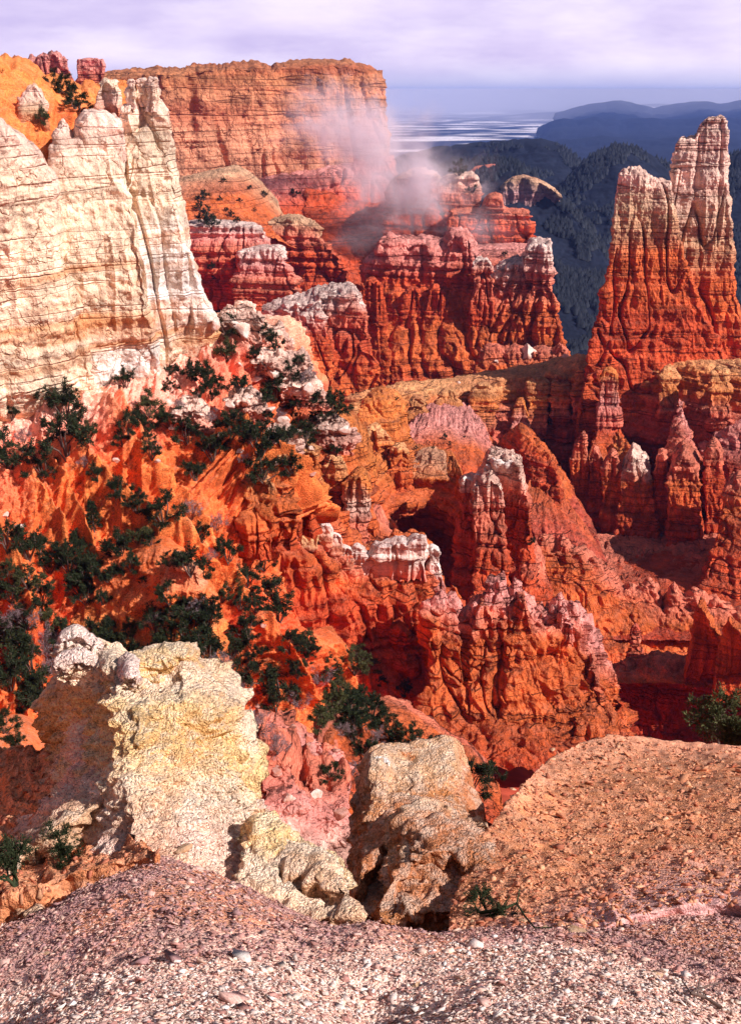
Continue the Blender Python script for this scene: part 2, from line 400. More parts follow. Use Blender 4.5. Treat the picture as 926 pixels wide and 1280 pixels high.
# --- layered wall A, stepping down
massif('banded_cliff', 385, [
   "225,284,385 240,282 268,282 290,284 318,285 332,290,380", "225,300,382 250,300 280,300 310,300 338,306,378", "225,318,380 250,318 290,318 345,316,374",
   "225,345,378 260,345 300,345 358,342,372", "225,400,372 260,400 310,400 372,396,364", "225,440,365 270,440 320,440 385,430,356"],
   ['cap', 'pink', 'rose', 'red', 'red', 'deep'], 25, mat='mid', style=S(MIDS, fl=1.5, st=2.2, fs=6, teeth=.4), seed=4,
   label='stepped banded cliff with pale ledges beside the right edge of the pale bluff', cat='cliff')
massif('stepped_ledge', 365, [
   "300,316,366 330,312 347,311 352,318,364", "300,336,364 330,334 358,330,361", "290,352,361 330,350 362,346 374,352,358", "290,400,356 330,400 376,396,354", "285,450,350 330,450 385,440,348"],
   ['cap', 'pink', 'rose', 'red', 'deep'], 14, mat='mid', style=S(MIDS, fl=1.2, st=2.4, fs=5, teeth=.4), seed=5,
   label='lower stepped ledge with white cap in front of the banded cliff', cat='ledge')
# --- pillar wall B
massif('pillar_cliff', 425, [
   "336,282,425 345,277 360,276 375,276 390,282 402,288,420", "336,296,422 360,294 385,294 404,300,417", "338,322,420 360,320 390,318 420,326 432,330,412",
   "340,350,415 370,350 400,350 425,350 434,352,408", "345,400,408 380,400 410,400 440,396,402"],
   ['tan', 'rose', 'red', 'red', 'deep'], 25, mat='mid', style=S(MIDS, fl=2.4, st=1.8, fs=7), seed=6,
   label='red pillared cliff topped by a tan ledge in the middle distance', cat='cliff')
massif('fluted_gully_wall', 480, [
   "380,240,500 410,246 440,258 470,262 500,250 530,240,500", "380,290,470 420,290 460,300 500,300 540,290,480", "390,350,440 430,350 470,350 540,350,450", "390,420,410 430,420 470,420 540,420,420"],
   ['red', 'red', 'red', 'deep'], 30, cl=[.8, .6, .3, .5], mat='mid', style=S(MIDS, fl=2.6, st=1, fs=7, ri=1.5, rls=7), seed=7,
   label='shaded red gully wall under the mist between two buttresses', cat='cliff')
# --- knob C with white cap
massif('capped_rock', 325, [
   "326,392,335 342,388 360,384 385,380 396,374 420,371 440,366 448,372 453,384,325", "325,402,333 345,400 370,398 395,396 420,392 440,388 456,392,322",
   "322,440,325 345,440 375,440 400,436 430,434 450,434 467,436,316", "318,480,318 350,480 380,480 405,482 435,484 460,484 484,490,308", "315,540,305 360,540 400,540 450,540 500,540,298"],
   ['cap', 'rose', 'red', 'orange', 'red'], 30, mat='red', style=S(MIDS, fl=2.4, st=1.3, fs=6.5), seed=8,
   label='red knob with a crumbling white cap right of the white boulder', cat='rock formation')
massif('rock_fin', 318, ["377,396,318 388,390 396,383 402,384,318", "374,420,314 392,418 410,420,314", "366,470,308 392,470 420,470,308", "360,530,300 395,530 430,530,300"],
   ['cap', 'red', 'orange', 'red'], 9, mat='red', style=S(MIDS, fl=1.5, fs=4), seed=9, label='narrow orange fin below the white cap of the red knob', cat='rock fin')
# --- central buttress : rear tiers
massif('misty_tier', 460, [
   "486,230,470 500,222 519,216 533,217 545,222 548,228 560,226 575,222 590,219 600,230,465", "484,250,465 530,248 570,245 600,245,460", "480,280,458 530,280 570,280 602,275,455", "478,330,448 530,330 570,330 620,330,445"],
   ['pale', 'rose', 'red', 'red'], 30, mat='mid', style=S(MIDS, st=2.2, fl=1.5), seed=10, label='pale stepped crest of the central buttress inside the mist', cat='cliff')
massif('red_tier', 440, [
   "560,268,445 585,266 600,268 607,252 612,248 620,247 627,250 629,266 645,267 660,267 664,270,435", "560,285,442 600,285 640,285 667,286,432", "555,310,436 600,310 640,308 668,308,430", "550,350,428 600,350 640,350 680,350,424"],
   ['rose', 'red', 'red', 'red'], 30, mat='mid', style=S(MIDS, fl=.9, st=2.2, teeth=.5), seed=11, label='square red block tier at the right end of the central buttress crest', cat='cliff')
# terrace talus
massif('terrace', 425, ["560,312,428 600,312 640,310 675,312,420", "580,330,415 620,330 650,328 680,330,408", "585,352,402 620,352 650,345 690,345,396"],
   ['pink', 'rose', 'rose'], 25, cl=[0, 0, .2], mat='mid', style=S(MIDS, fl=.6, st=.6, ri=.8, teeth=.3), seed=12, label='pink talus terrace on the central buttress', cat='terrace')
# main wall left
massif('central_buttress', 395, [
   "455,330,400 470,322 478,304 488,303 505,306 522,308 528,306 545,308 556,310 562,298 575,295 586,298 592,310 600,330 606,345,390",
   "452,350,397 470,345 482,345 500,345 520,345 535,345 550,348 570,340 590,340 600,350 612,360,386",
   "448,400,388 475,395 500,395 530,395 560,395 590,395 620,398,380", "440,450,378 480,450 520,450 560,450 600,450 630,450,372", "430,520,366 480,520 520,520 560,520 600,520 640,520,360"],
   ['pink', 'red', 'orange', 'orange', 'red'], 35, mat='mid', style=S(MIDS, fl=3.8, fs=9, fz=8, st=1.2), seed=13,
   label='massive fluted orange wall of the central buttress', cat='cliff')
for i, (x0, x1, yt, yb, Y, l) in enumerate([(452, 478, 352, 480, 372, 'leftmost'), (505, 528, 362, 480, 384, 'broad'), (535, 556, 360, 470, 383, 'narrow')]):
    m = (x0+x1)/2
    massif('rock_pillar', Y, [f"{x0},{yt+6} {m-4},{yt} {m+4},{yt+1} {x1},{yt+7}", f"{x0-4},{yt+40} {m},{yt+38} {x1+4},{yt+40}", f"{x0-10},{yb} {m},{yb} {x1+10},{yb}", f"{x0-16},{yb+50} {m},{yb+50} {x1+16},{yb+50}"],
      ['red', 'red', 'orange', 'red'], 12, mat='mid', style=S(MIDS, fl=1.6, fs=5), seed=14+i, label=f'{l} orange pillar standing out from the central buttress wall', cat='rock pillar')
massif('right_buttress', 385, [
   "612,346,388 622,338 634,334 646,330 652,334 660,312 666,306 672,308 686,307 688,318,378", "606,372,384 630,366 650,362 665,356 680,356 692,358,374",
   "600,410,378 630,405 655,402 675,402 700,404,368", "598,450,372 630,450 660,450 680,450 708,444,362", "596,500,362 630,500 660,500 720,480,352"],
   ['cap', 'rose', 'orange', 'orange', 'red'], 30, mat='mid', style=S(MIDS, fl=2.8, fs=5.5, fz=9), seed=17,
   label='fluted red buttress with pink lit edge above the dark valley', cat='cliff')
massif('hoodoo', 378, ["590,330,378 596,326 606,325 615,332,378", "590,344 615,344", "586,390 618,390", "582,440 622,440"], ['cap', 'rose', 'red', 'red'], 8, mat='mid',
   style=S(MIDS, fl=1, fs=3), seed=18, label='short red column with a pale flat cap in front of the pink terrace', cat='hoodoo')
massif('wall_foot', 350, ["600,440,356 615,432 630,440 645,436 660,446 675,438 690,444 700,434 709,440 713,452,348", "595,462,352 640,460 680,458 716,462,344", "590,500,346 640,500 680,500 722,490,340"],
   ['rose', 'orange', 'orange'], 12, mat='mid', style=S(MIDS, fl=1.8, fs=4, teeth=1.5), seed=19, label='low jagged orange wall with pale tops at the foot of the right buttress', cat='rock wall')
# --- the right spire
massif('twin_spire', 300, [
   "770,240,291 774,220 777,215 786,214 796,213 805,218 812,224 822,227 833,230 838,231,291",
   "766,280,289 774,270 782,268 790,266 800,266 808,268 815,268 825,268 835,268 842,270,289",
   "762,330,287 775,330 785,330 800,330 810,330 820,330 830,330 840,330 848,330 858,332,287",
   "746,395,283 765,395 780,395 800,395 820,395 835,395 850,395 860,395 870,395 880,396,283",
   "731,452,277 755,455 780,458 800,460 820,460 840,460 860,460 880,460 900,460 915,460,277",
   "715,540,267 750,540 780,540 800,540 820,540 840,540 860,540 880,540 920,540 950,540,267"],
   ['pale', 'tan', 'orange', 'red', 'red', 'orange'], [14, 18, 24, 32, 42, 50], mat='red', style=S(MIDS, fl=1.3, fs=5, fz=14, st=.45, ro=1.0, rs=6, teeth=1.0, tf=2.5, bl=.7), seed=20,
   label='lower left half of the great spire, pale on top and red below', cat='rock spire')
massif('great_spire', 294, [
   "841,215,302 844,190 847,177 857,174 869,172 870,166 875,156 886,149 896,148 905,150 907,185,302",
   "838,245,301 846,235 854,232 862,232 868,230 872,228 880,226 888,226 896,226 904,228 909,245,301",
   "834,300,299 845,298 855,298 862,298 870,298 878,298 886,298 895,298 904,298 912,300 917,305,299",
   "828,370,296 840,370 850,370 860,370 870,370 880,370 890,370 900,370 908,370 914,370 920,372,296",
   "815,440,290 835,440 850,440 860,440 875,440 890,440 900,440 910,440 920,440 930,440 940,440,290",
   "800,540,278 830,540 850,540 860,540 875,540 890,540 905,540 920,540 935,540 945,540 960,540,278"],
   ['pale', 'pale', 'tan', 'orange', 'red', 'orange'], [12, 15, 22, 32, 42, 50], mat='red', style=S(MIDS, fl=1.6, fs=5, fz=14, st=.45, ro=1.0, rs=6, teeth=1.0, tf=2.5, bl=.7), seed=21,
   label='tallest spire at the right, pale pink top on a red fluted base', cat='rock spire')
# --- right background behind the spire (edge of frame)
massif('red_wall', 300, ["905,452,300 915,440 926,425 950,410 1000,400,300", "900,480,294 930,475 960,470 1010,470,294", "890,560,285 930,560 960,560 1020,560,285"],
   ['orange', 'red', 'red'], 40, mat='red', style=S(MIDS), seed=22, label='red wall running out of the frame right of the tallest spire', cat='cliff')
# --- gold strata band
massif('gold_band_cliff', 300, [
   "440,500,250 470,496,262 505,493,275 560,488,285 620,478,292 680,470,296 720,460,292 760,461,285 800,463,280 860,458,274 900,462,268 950,455,262",
   "442,520,246 470,517,258 505,514,270 560,506,280 620,500,287 680,490,291 720,482,287 760,482,280 800,483,275 860,485,268 900,486,262 950,480,257",
   "445,545,243 470,543,254 505,540,264 560,534,273 620,526,282 680,516,288 720,506,284 760,506,277 800,510,271 860,516,263 900,518,257 950,512,252",
   "450,575,232 480,575,242 515,570,252 565,562,262 620,552,272 680,545,280 720,538,276 760,540,268 800,545,262 860,550,254 900,548,248 950,540,243",
   "450,640,222 480,640,228 520,635,238 570,640,250 625,640,262 685,625,276 720,620,278 760,620,276 800,622,274 860,625,268 900,620,258 950,620,250",
   "450,760,210 480,760,215 520,760,220 570,760,228 625,760,240 685,740,255 720,740,258 760,740,256 800,740,252 860,740,246 900,740,236 950,740,230"],
   ['yellow', 'gold', 'rose', 'wine', 'wine', 'deep'], [20, 30, 40, 50, 60, 60], cl=[1, 1, 1, 1, .8, .5], mat='red',
   style=S(NERS, fl=2.2, fs=6.5, fz=12, st=2.6, ro=.8, rs=7, teeth=.6, ri=1.6, rls=6, sk=.9), seed=23,
   label='long curving band of gold and orange beds across the middle of the amphitheatre', cat='cliff')
# talus fans below the band
massif('talus_fan', 232, ["508,545,240 530,536 556,532,250 585,538 610,552,245", "505,565,228 535,560 565,556 595,562 625,575,232", "500,600,214 540,598 580,596 610,600 640,606,218", "498,640,204 540,640 580,640 660,640,206"],
   ['pink', 'orange', 'red', 'red'], 30, cl=[0, 0, 0, 0], mat='red', style=S(NERS, fl=.4, st=.4, ro=.7, ri=1.6, rls=4.5), seed=24,
   label='bright orange talus fan spreading below the gold band', cat='talus fan')
# spurs / hoodoos in the right amphitheatre
def spur(name, Y, top, sh, body, base, cols, thick, label, cat='rock spur', seed=0, **st):
    return massif(name, Y, [top, sh, body, base], cols, thick, cl=[1, 1, 1, .6], mat='red', style=S(NERS, **st), seed=seed, label=label, cat=cat)
spur('hoodoo', 262, "749,474,262 754,466 761,464 768,468 772,477,262", "747,500 774,500", "746,540,258 776,540,258", "730,580,248 790,585,248", ['gold','pink','red','orange'], [6, 9, 14, 24],
     'stout hoodoo with a gold head standing against the gold band, left of the tallest spire', 'hoodoo', 25, fl=.7, fs=3, teeth=.5)
spur('spur_ridge', 250, "760,540,262 772,545,256 782,556,250 790,566,246", "752,562,255 768,566 784,572 800,580,240", "745,590,245 770,596 790,600 812,605,232", "735,640,235 760,640 790,640 820,640,228", ['orange','gold','red','red'], [5, 10, 16, 20],
     'orange spur ridge running down from the stout hoodoo', 'rock spur', 26, fl=.8, fs=3.5)
AM = dict(fl=1.0, fs=3.0, fz=14, gr=.8, st=.6, ro=.35)
spur('hoodoo', 232, "775,592,233 781,580 789,569 797,573 804,582 812,594,232", "772,606,231 792,600 815,608,230", "768,660,226 792,660 822,662,224", "762,716,220 792,716 828,716,218", ['pale','orange','red','red'], [12, 15, 19, 22],
     'bulky orange hoodoo with a pale crest in the middle of the right amphitheatre', 'hoodoo', 27, **AM)
spur('hoodoo', 234, "753,586,235 758,576 764,571 770,574 776,584,234", "751,600,234 777,600,233", "749,660,229 780,660,228", "744,716,222 784,716,221", ['rose','orange','red','red'], [8, 10, 13, 16],
     'slim orange column hugging the left side of the bulky hoodoo', 'hoodoo', 28, **AM)
spur('hoodoo', 242, "714,578,243 719,562 726,546 730,545 731,560 735,578,242", "713,590 736,590", "714,612,240 736,612,240", "712,660,236 742,660,235", ['rose','orange','red','red'], [6, 8, 10, 12],
     'pointed thin red hoodoo, leftmost of the pair on the shaded wall', 'hoodoo', 29, **AM)
spur('hoodoo', 241, "736,580,241 740,566 746,566 752,580,241", "734,592 754,592", "734,612,238 753,612,238", "732,660,234 758,660,233", ['rose','orange','red','red'], [6, 7, 9, 12],
     'short blunt red hoodoo, right of the pointed thin hoodoo', 'hoodoo', 30, **AM)
spur('hoodoo', 224, "834,592,225 842,582 854,572 864,578 874,592,224", "832,606,224 853,600 876,606,223", "832,660,219 855,660 878,660,218", "828,770,210 855,770 884,770,209", ['rose','orange','red','deep'], [13, 16, 19, 22],
     'broad fluted red column with a pink cone top deep in the right amphitheatre', 'hoodoo', 32, **AM)
spur('hoodoo', 232, "817,582,232 823,570 829,568 834,584,232", "815,600 836,600", "815,660,226 838,660,226", "812,760,218 842,760,218", ['rose','red','red','deep'], [7, 10, 12, 15],
     'shaded narrow column left of the broad fluted red column', 'hoodoo', 33, **AM)
spur('hoodoo', 226, "882,566,228 888,556 894,560 900,572,227", "880,590 902,592", "880,660,222 904,660,221", "876,760,214 908,760,213", ['rose','red','red','deep'], [8, 10, 12, 15],
     'dark narrow column between the broad fluted red column and the rock spur at the edge', 'hoodoo', 38.5, **AM)
spur('spur_ridge', 246, "848,500,256 852,515,252 856,535,248 862,560,242", "838,540,248 850,545 862,556 872,572,236", "825,580,240 845,576 862,580 880,590,228", "815,640,232 845,640 865,640 885,640,226", ['pink','rose','red','red'], [5, 10, 16, 22],
     'thin pink-edged spur descending from the gold band below the tallest spire', 'rock spur', 31, fl=.8, fs=3.5)
spur('rock_spur', 205, "904,612,206 912,604 922,600 940,598 980,590,205", "902,640,202 918,636 940,632 985,630,200", "884,700,194 905,696 930,694 990,690,190", "866,770,184 900,770 930,770 1000,770,180", ['rose','orange','red','red'], [10, 16, 24, 30],
     'orange rock spur entering from the right edge of the photo', 'rock spur', 34, fl=1.3, fs=4)
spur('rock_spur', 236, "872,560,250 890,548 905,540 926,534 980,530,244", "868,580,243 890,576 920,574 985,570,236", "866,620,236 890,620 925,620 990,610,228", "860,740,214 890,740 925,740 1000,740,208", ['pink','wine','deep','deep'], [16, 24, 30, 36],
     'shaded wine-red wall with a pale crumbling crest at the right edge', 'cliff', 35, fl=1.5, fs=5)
spur('rock_spur', 232, "622,558,248 638,545 650,538 664,552 680,566 694,578,226", "620,580,240 640,568 655,564 670,574 684,584 697,592,222", "655,620,222 668,620 680,622 690,624 702,630,216", "650,680,212 670,680 690,680 712,682 730,700,206", ['orange','red','red','wine'], [8, 10, 13, 18],
     'orange spur with a flat dark cap under the gold band, behind the white-topped ridge', 'rock spur', 36, fl=1.3, fs=3.4)
massif('talus_slope', 215, ["660,600,225 680,606 700,616 720,640,222", "640,660,205 680,660 720,670 755,700,200", "640,740,190 690,740 730,745 780,750,184"], ['orange','wine','wine'], 20, cl=[.1,0,0],
       mat='red', style=S(NERS, fl=.4, st=.4, ro=.6, ri=1.2), seed=37, label='dark talus slope below the flat-capped orange spur', cat='talus slope')
massif('amphitheatre_floor', 200, ["700,690,212 760,700 820,706 880,700 940,690,205", "700,730,196 760,735 820,735 880,735 960,730,190", "690,800,172 760,800 820,800 880,800 980,800,168"], ['rose','red','deep'], 20, cl=[.2,.2,.2],
       mat='red', style=S(NERS, fl=.8, st=.8, ro=1.0, ri=.8), seed=38, label='ledged red floor of the right amphitheatre under the bulky hoodoo', cat='ledge')

spur('hoodoo', 276, "640,516,276 645,505 652,502 658,515 661,524,276", "638,528 663,530", "636,545,270 664,548,268", "620,575,262 670,580,258", ['gold','pink','orange','red'], [5, 7, 10, 16],
     'pinkish square-headed knob jutting from the gold band at its middle', 'hoodoo', 39, fl=.6, fs=2.8, teeth=.4)
_pil = sorted([(478,494,545,248,13,'first'),(522,498,560,258,12,'second'),(560,490,545,268,14,'third'),(604,482,535,280,14,'fourth'),(835,462,515,268,12,'fifth'),(900,462,520,256,14,'sixth'),(672,474,535,286,12,'seventh'),(700,470,520,286,10,'eighth'),(728,462,515,283,11,'ninth')])
for i,(x,yt,yb,Y,w,l) in enumerate(_pil):
    massif('rock_pilaster', Y, [f"{x-w},{yt+5} {x-w*.4},{yt} {x+w*.4},{yt} {x+w},{yt+5}", f"{x-w-1},{(yt+yb)/2},{Y-4} {x},{(yt+yb)/2} {x+w+1},{(yt+yb)/2}", f"{x-w-2},{yb},{Y-8} {x},{yb+3} {x+w+2},{yb}", f"{x-w-2},{yb+30},{Y-2} {x},{yb+30} {x+w+2},{yb+30}"],
      ['yellow','gold','rose','wine'], [6,8,10,8], mat='red', style=S(NERS, fl=.9, fs=3.2, st=1.4, ro=.8, teeth=.4), seed=300+i, label=['first','second','third','fourth','fifth','sixth','seventh','eighth','ninth'][i]+' rounded buttress from the left along the gold band', cat='rock buttress')
# --- curved wall left-centre with shaded recess
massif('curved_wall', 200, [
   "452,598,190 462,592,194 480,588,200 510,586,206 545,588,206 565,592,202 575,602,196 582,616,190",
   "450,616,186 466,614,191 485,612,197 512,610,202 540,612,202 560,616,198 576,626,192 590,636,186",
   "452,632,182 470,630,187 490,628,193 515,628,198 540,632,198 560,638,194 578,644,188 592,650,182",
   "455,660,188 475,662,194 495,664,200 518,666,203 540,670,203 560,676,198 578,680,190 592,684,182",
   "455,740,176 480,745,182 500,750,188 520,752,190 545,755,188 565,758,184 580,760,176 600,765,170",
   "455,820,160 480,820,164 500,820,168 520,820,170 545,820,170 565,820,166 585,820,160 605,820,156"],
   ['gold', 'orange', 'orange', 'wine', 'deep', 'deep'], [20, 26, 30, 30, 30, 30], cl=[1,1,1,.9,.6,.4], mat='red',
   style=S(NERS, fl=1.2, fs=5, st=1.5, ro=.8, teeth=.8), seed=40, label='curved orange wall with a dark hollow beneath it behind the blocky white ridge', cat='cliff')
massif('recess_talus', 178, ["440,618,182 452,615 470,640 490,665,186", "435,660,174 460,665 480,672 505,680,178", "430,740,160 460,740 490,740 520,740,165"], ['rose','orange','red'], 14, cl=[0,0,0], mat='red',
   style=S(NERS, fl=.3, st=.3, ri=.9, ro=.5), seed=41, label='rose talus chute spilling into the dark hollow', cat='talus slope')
# --- white-topped column ridge
wr = massif('white_topped_ridge', 182, [
   "574,604,184 584,598 592,602 600,596 606,582 612,574 622,573 632,574 640,577 647,580 650,600,176",
   "572,622,182 590,620 600,618 610,612 618,610 628,610 636,610 644,612 650,614 655,618 660,622,173",
   "574,646,180 588,646 600,646 612,646 620,644 628,644 636,644 644,646 652,650 658,655 664,660,171",
   "570,690,176 586,690 600,690 612,690 622,690 630,694 638,698 645,702 652,705 660,708 666,712,168",
   "556,770,164 576,770 596,770 612,770 622,770 632,770 642,770 650,770 660,770 670,770 680,770,160"],
   ['pale', 'rose', 'red', 'red', 'deep'], [7, 9, 12, 18, 24], mat='red', style=S(NERS, fl=1.2, fs=3.2, fz=8, st=1.0, teeth=1.0), seed=42,
   label='column ridge with blocky white tops at the centre of the photo', cat='rock ridge')
massif('hoodoo', 172, ["589,614,173 600,604 612,600 622,606 628,616,172", "588,640 630,640", "596,700,168 634,704,166", "586,760,160 640,765,160"], ['pale','rose','red','red'], [7,8,10,14], mat='red',
   style=S(NERS, fl=.9, fs=2.6, teeth=.5), seed=43, label='blocky pale tower in front of the white-topped column ridge', cat='hoodoo')
massif('talus_fan', 166, ["652,700,172 662,696 672,702 680,716,168", "640,728,164 660,722 690,740,160", "630,800,152 660,800 700,800,152"], ['rose','red','red'], 9, cl=[.3,.2,.2], mat='red', style=S(NERS, fl=.8, ri=.8), seed=44,
   label='small rose talus shoulder right of the white-topped column ridge', cat='talus fan')
# --- toothed pink ridge behind
massif('toothed_ridge', 180, [
   "640,694,186 646,680 655,684 662,690 670,676 678,672 686,682 694,690 700,678 708,684 716,694 724,690 732,698 744,704 756,714 766,728 774,742 786,738 800,740 812,737 819,739 823,752 828,764 834,745 842,740 849,752 856,750 865,744 876,748 888,754 898,756 912,768 930,770 960,762,176",
   "638,715,182 662,716 680,716 700,716 720,718 740,726 756,740 774,758 800,762 822,778 840,776 865,778 890,786 912,800 935,806 960,800,172",
   "640,760,176 670,765 700,770 730,775 756,790 774,800 800,805 822,812 840,815 865,820 890,825 912,835 960,840,166",
   "640,830,166 680,835 720,840 756,848 780,850 805,848 830,848 850,850 875,855 905,865 960,870,158",
   "640,852,172 680,855 720,858 756,862 780,864 805,862 830,862 850,864 875,868 905,880 960,880,164",
   "640,950,166 680,950 720,950 756,950 780,950 805,950 830,950 850,950 875,950 905,950 960,950,158"],
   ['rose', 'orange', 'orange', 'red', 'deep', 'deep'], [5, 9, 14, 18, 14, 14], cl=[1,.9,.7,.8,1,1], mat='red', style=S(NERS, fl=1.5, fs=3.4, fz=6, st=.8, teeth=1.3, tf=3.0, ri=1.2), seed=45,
   label='long toothed pink ridge with a dark cave below, right of centre', cat='rock ridge')
massif('hoodoo', 162, ["786,790,162 790,784 796,784 801,791,162", "785,802 802,802", "784,828 804,828", "780,850 806,850"], ['wine','rose','red','red'], [2.5,3,3,6], mat='red', style=S(NERS, fl=.3, fs=1.5, teeth=.2, ro=.5, rs=2), seed=46,
   label='tiny lone hoodoo with a dark cap below the toothed ridge', cat='hoodoo')
massif('lower_ledge', 150, ["750,850,156 775,842 800,838 830,838 860,846 890,848 940,850,150", "752,858,153 790,854 830,852 860,856 940,866,148"], ['rose','orange'], 8, mat='red', style=S(NERS, fl=.8, ro=.7, fs=3), seed=47,
   label='rose rock lip over the dark cave', cat='ledge')
for i,(a,b,c,Y,l) in enumerate([(870, 900, 770, 150, 'smooth orange fin below the toothed ridge near the right edge'), (905, 945, 790, 142, 'orange fin at the right edge behind the tree')]):
    massif('rock_fin', Y, [f"{a-3},{c+6},{Y+3} {a+5},{c-14} {(a+b)//2},{c+6} {b},{c+34},{Y-4}", f"{a-12},{c+50} {a+6},{c+40} {(a+b)//2},{c+46} {b+8},{c+60}", f"{a-20},{c+90} {a+10},{c+90} {b+12},{c+95}"], ['orange','orange','red'], [3,9,14], cl=[.5,.3,.3], mat='red',
      style=S(NERS, fl=.6, ri=1.0, rls=2.2), seed=48+i, label=l, cat='rock fin')
# --- blocky white ridge (left centre)
bw = massif('blocky_white_ridge', 142, [
   "318,652,136 345,650,126 372,655,136 378,660 398,655,137 414,654 423,662,138 428,676 436,684,139 448,694 456,698 470,694,141 480,688 496,680,142 506,684 512,680 524,677 531,680 533,692 538,712,143",
   "318,672,134 345,672 375,676 400,678 420,692 436,704 452,714 470,716 490,712 510,708 530,706 540,726,141",
   "316,694,132 350,694 380,696 405,700 422,718 440,730 458,734 475,730 495,726 515,726 535,730 566,752,139",
   "316,730,130 350,735 385,740 410,745 430,750 450,754 470,756 490,758 510,758 530,760 548,762 590,782,136",
   "320,800,127 350,800 385,810 410,815 430,820 450,822 470,824 490,825 510,826 530,828 548,830 600,832,132",
   "330,900,122 360,900 390,900 415,900 435,900 455,900 475,905 495,905 515,910 535,915 550,920 600,925,126"],
   ['orange', 'rose', 'orange', 'red', 'red', 'red'], [6, 8, 12, 18, 24, 28], cl=[1,1,1,1,.9,.7], mat='red', style=S(NERS, fl=2.6, fs=4.0, fz=9, st=.8, ro=.7, teeth=.7, tf=2.4), seed=50,
   label='fluted red wall topped by blocky white caprock, left of centre', cat='rock ridge')
def blocks(parent, specs, Y, mat='cap', seed=60, cols=('white', 'cap', 'cap')):
    for i, (x0, x1, yt, yb, dY) in enumerate(specs):
        w = x1-x0
        massif('caprock', Y+dY, [f"{x0+1},{yt+4} {x0+w*.25},{yt} {x0+w*.6},{yt+1} {x1-2},{yt+3} {x1},{yt+7}", f"{x0-1},{(yt+yb)/2} {x0+w*.5},{(yt+yb)/2} {x1+1},{(yt+yb)/2+2}", f"{x0+1},{yb} {x0+w*.5},{yb} {x1-1},{yb+1}"],
               list(cols), [w*.09, w*.1, w*.09], mat=mat, style=S(NERS, fl=.35, fs=1.6, fz=2, st=.35, ro=.5, rs=1.8, teeth=.2, tf=1), seed=seed+i, parent=parent, grow=.4)
blocks(bw, [(373,398,656,688,-7.5)], 142, cols=('buff','ochre','buff'))
blocks(bw, [(398,416,656,690,-6.5), (413,428,668,700,-6), (422,441,684,716,-5.5)], 142, seed=66, cols=('cap','buff','rose'))
massif('caprock', 137.5, ["438,690,136.5 441,683 450,685 458,700 466,694 474,688 484,684 496,680 506,683 513,680 524,677 531,676 533,694,139", "437,706 445,703 452,706 459,710 466,708 478,704 490,705 502,706 510,704 520,704 534,706", "439,726 450,730 460,733 470,731 485,729 498,727 510,726 522,726 534,728"], ['cap','cap','rose'], 3.4, mat='cap',
   style=S(NERS, fl=1.1, fs=2.6, fz=8, st=.5, ro=.35, rs=2, teeth=.3, gr=.7), seed=70, parent=bw, grow=.3)
massif('caprock', 136.5, ["466,693 472,686 488,683 503,679 508,683 520,674 530,673 533,678", "465,698 480,695 495,694 510,691 534,690", "468,701 500,699 532,696"], ['cap','cap','pale'], 3.4, mat='cap', style=S(NERS, fl=.3, fs=2, ro=.3, rs=2, teeth=.15), seed=71, parent=bw, grow=.3)
blocks(wr, [(574,592,598,616,-1), (590,606,594,614,-1.5), (604,616,582,600,-2), (612,622,573,586,-2), (630,648,577,592,-4), (616,632,576,590,-3)], 181, seed=80)
# snowman hoodoo
hd = massif('hoodoo', 139, ["530,716,140 534,706 540,700 548,708 553,720,139", "528,732 554,734", "528,752,138 560,752,138", "520,800,134 580,800,134"], ['cap','pink','orange','red'], [3,4,5,8], mat='red',
   style=S(NERS, fl=.4, fs=1.6, ro=.4, rs=1.5, teeth=.2), seed=95, label='snowman-shaped white hoodoo at the right end of the blocky white ridge', cat='hoodoo')
blocks(hd, [(535,550,685,703,.5)], 139, seed=96)
massif('hoodoo', 152, ["432,606,154 440,600 450,597 459,602 463,616,152", "430,632 464,634", "432,656,150 462,660,150", "428,720,144 470,720,144"], ['gold','pale','rose','red'], [6,8,8,12], mat='red',
   style=S(NERS, fl=.8, fs=2.4, teeth=.5), seed=97, label='square pale tower with a gold top above the blocky white ridge', cat='hoodoo')
massif('spur_hill', 160, ["384,560,164 400,548 425,546 445,552 458,566 470,586,168", "380,590,160 410,584 440,590 470,606,165", "370,640,156 400,640 440,645 470,650,160", "360,720,152 400,720 440,720 480,720,156"], ['gold','orange','orange','red'], [20,22,24,24], cl=[.6,.6,.8,.8], mat='red',
   style=S(NERS, fl=1.3, fs=4, st=.9), seed=98, label='gold and orange rock shoulder right of the shrubby slope', cat='rock shoulder')
massif('pale_outcrop', 170, ["448,512,225 462,504 478,500 494,503 504,512 510,524,232", "446,540,220 470,536 500,540 516,560,228", "446,580,214 475,580 500,584 524,590,222", "440,640,206 475,640 500,640 530,640,214"], ['gold','gold','orange','red'], [14,18,22,24], cl=[.8,1,1,.8], mat='red',
   style=S(NERS, fl=1.4, fs=4.2, st=1.1), seed=99, label='gold weathered outcrop between the shrubby slope and the gold band', cat='rock outcrop')
massif('capped_ledge', 206, ["512,584,208 524,578 540,576 556,580 564,590,205", "508,600,203 535,598 568,602,200", "500,640,206 535,640 575,640,204"], ['tan','gold','orange'], 12, mat='red', style=S(NERS, fl=.7, st=1.2), seed=100,
   label='low gold ledge with a dark crumbling cap below the talus fan', cat='ledge')
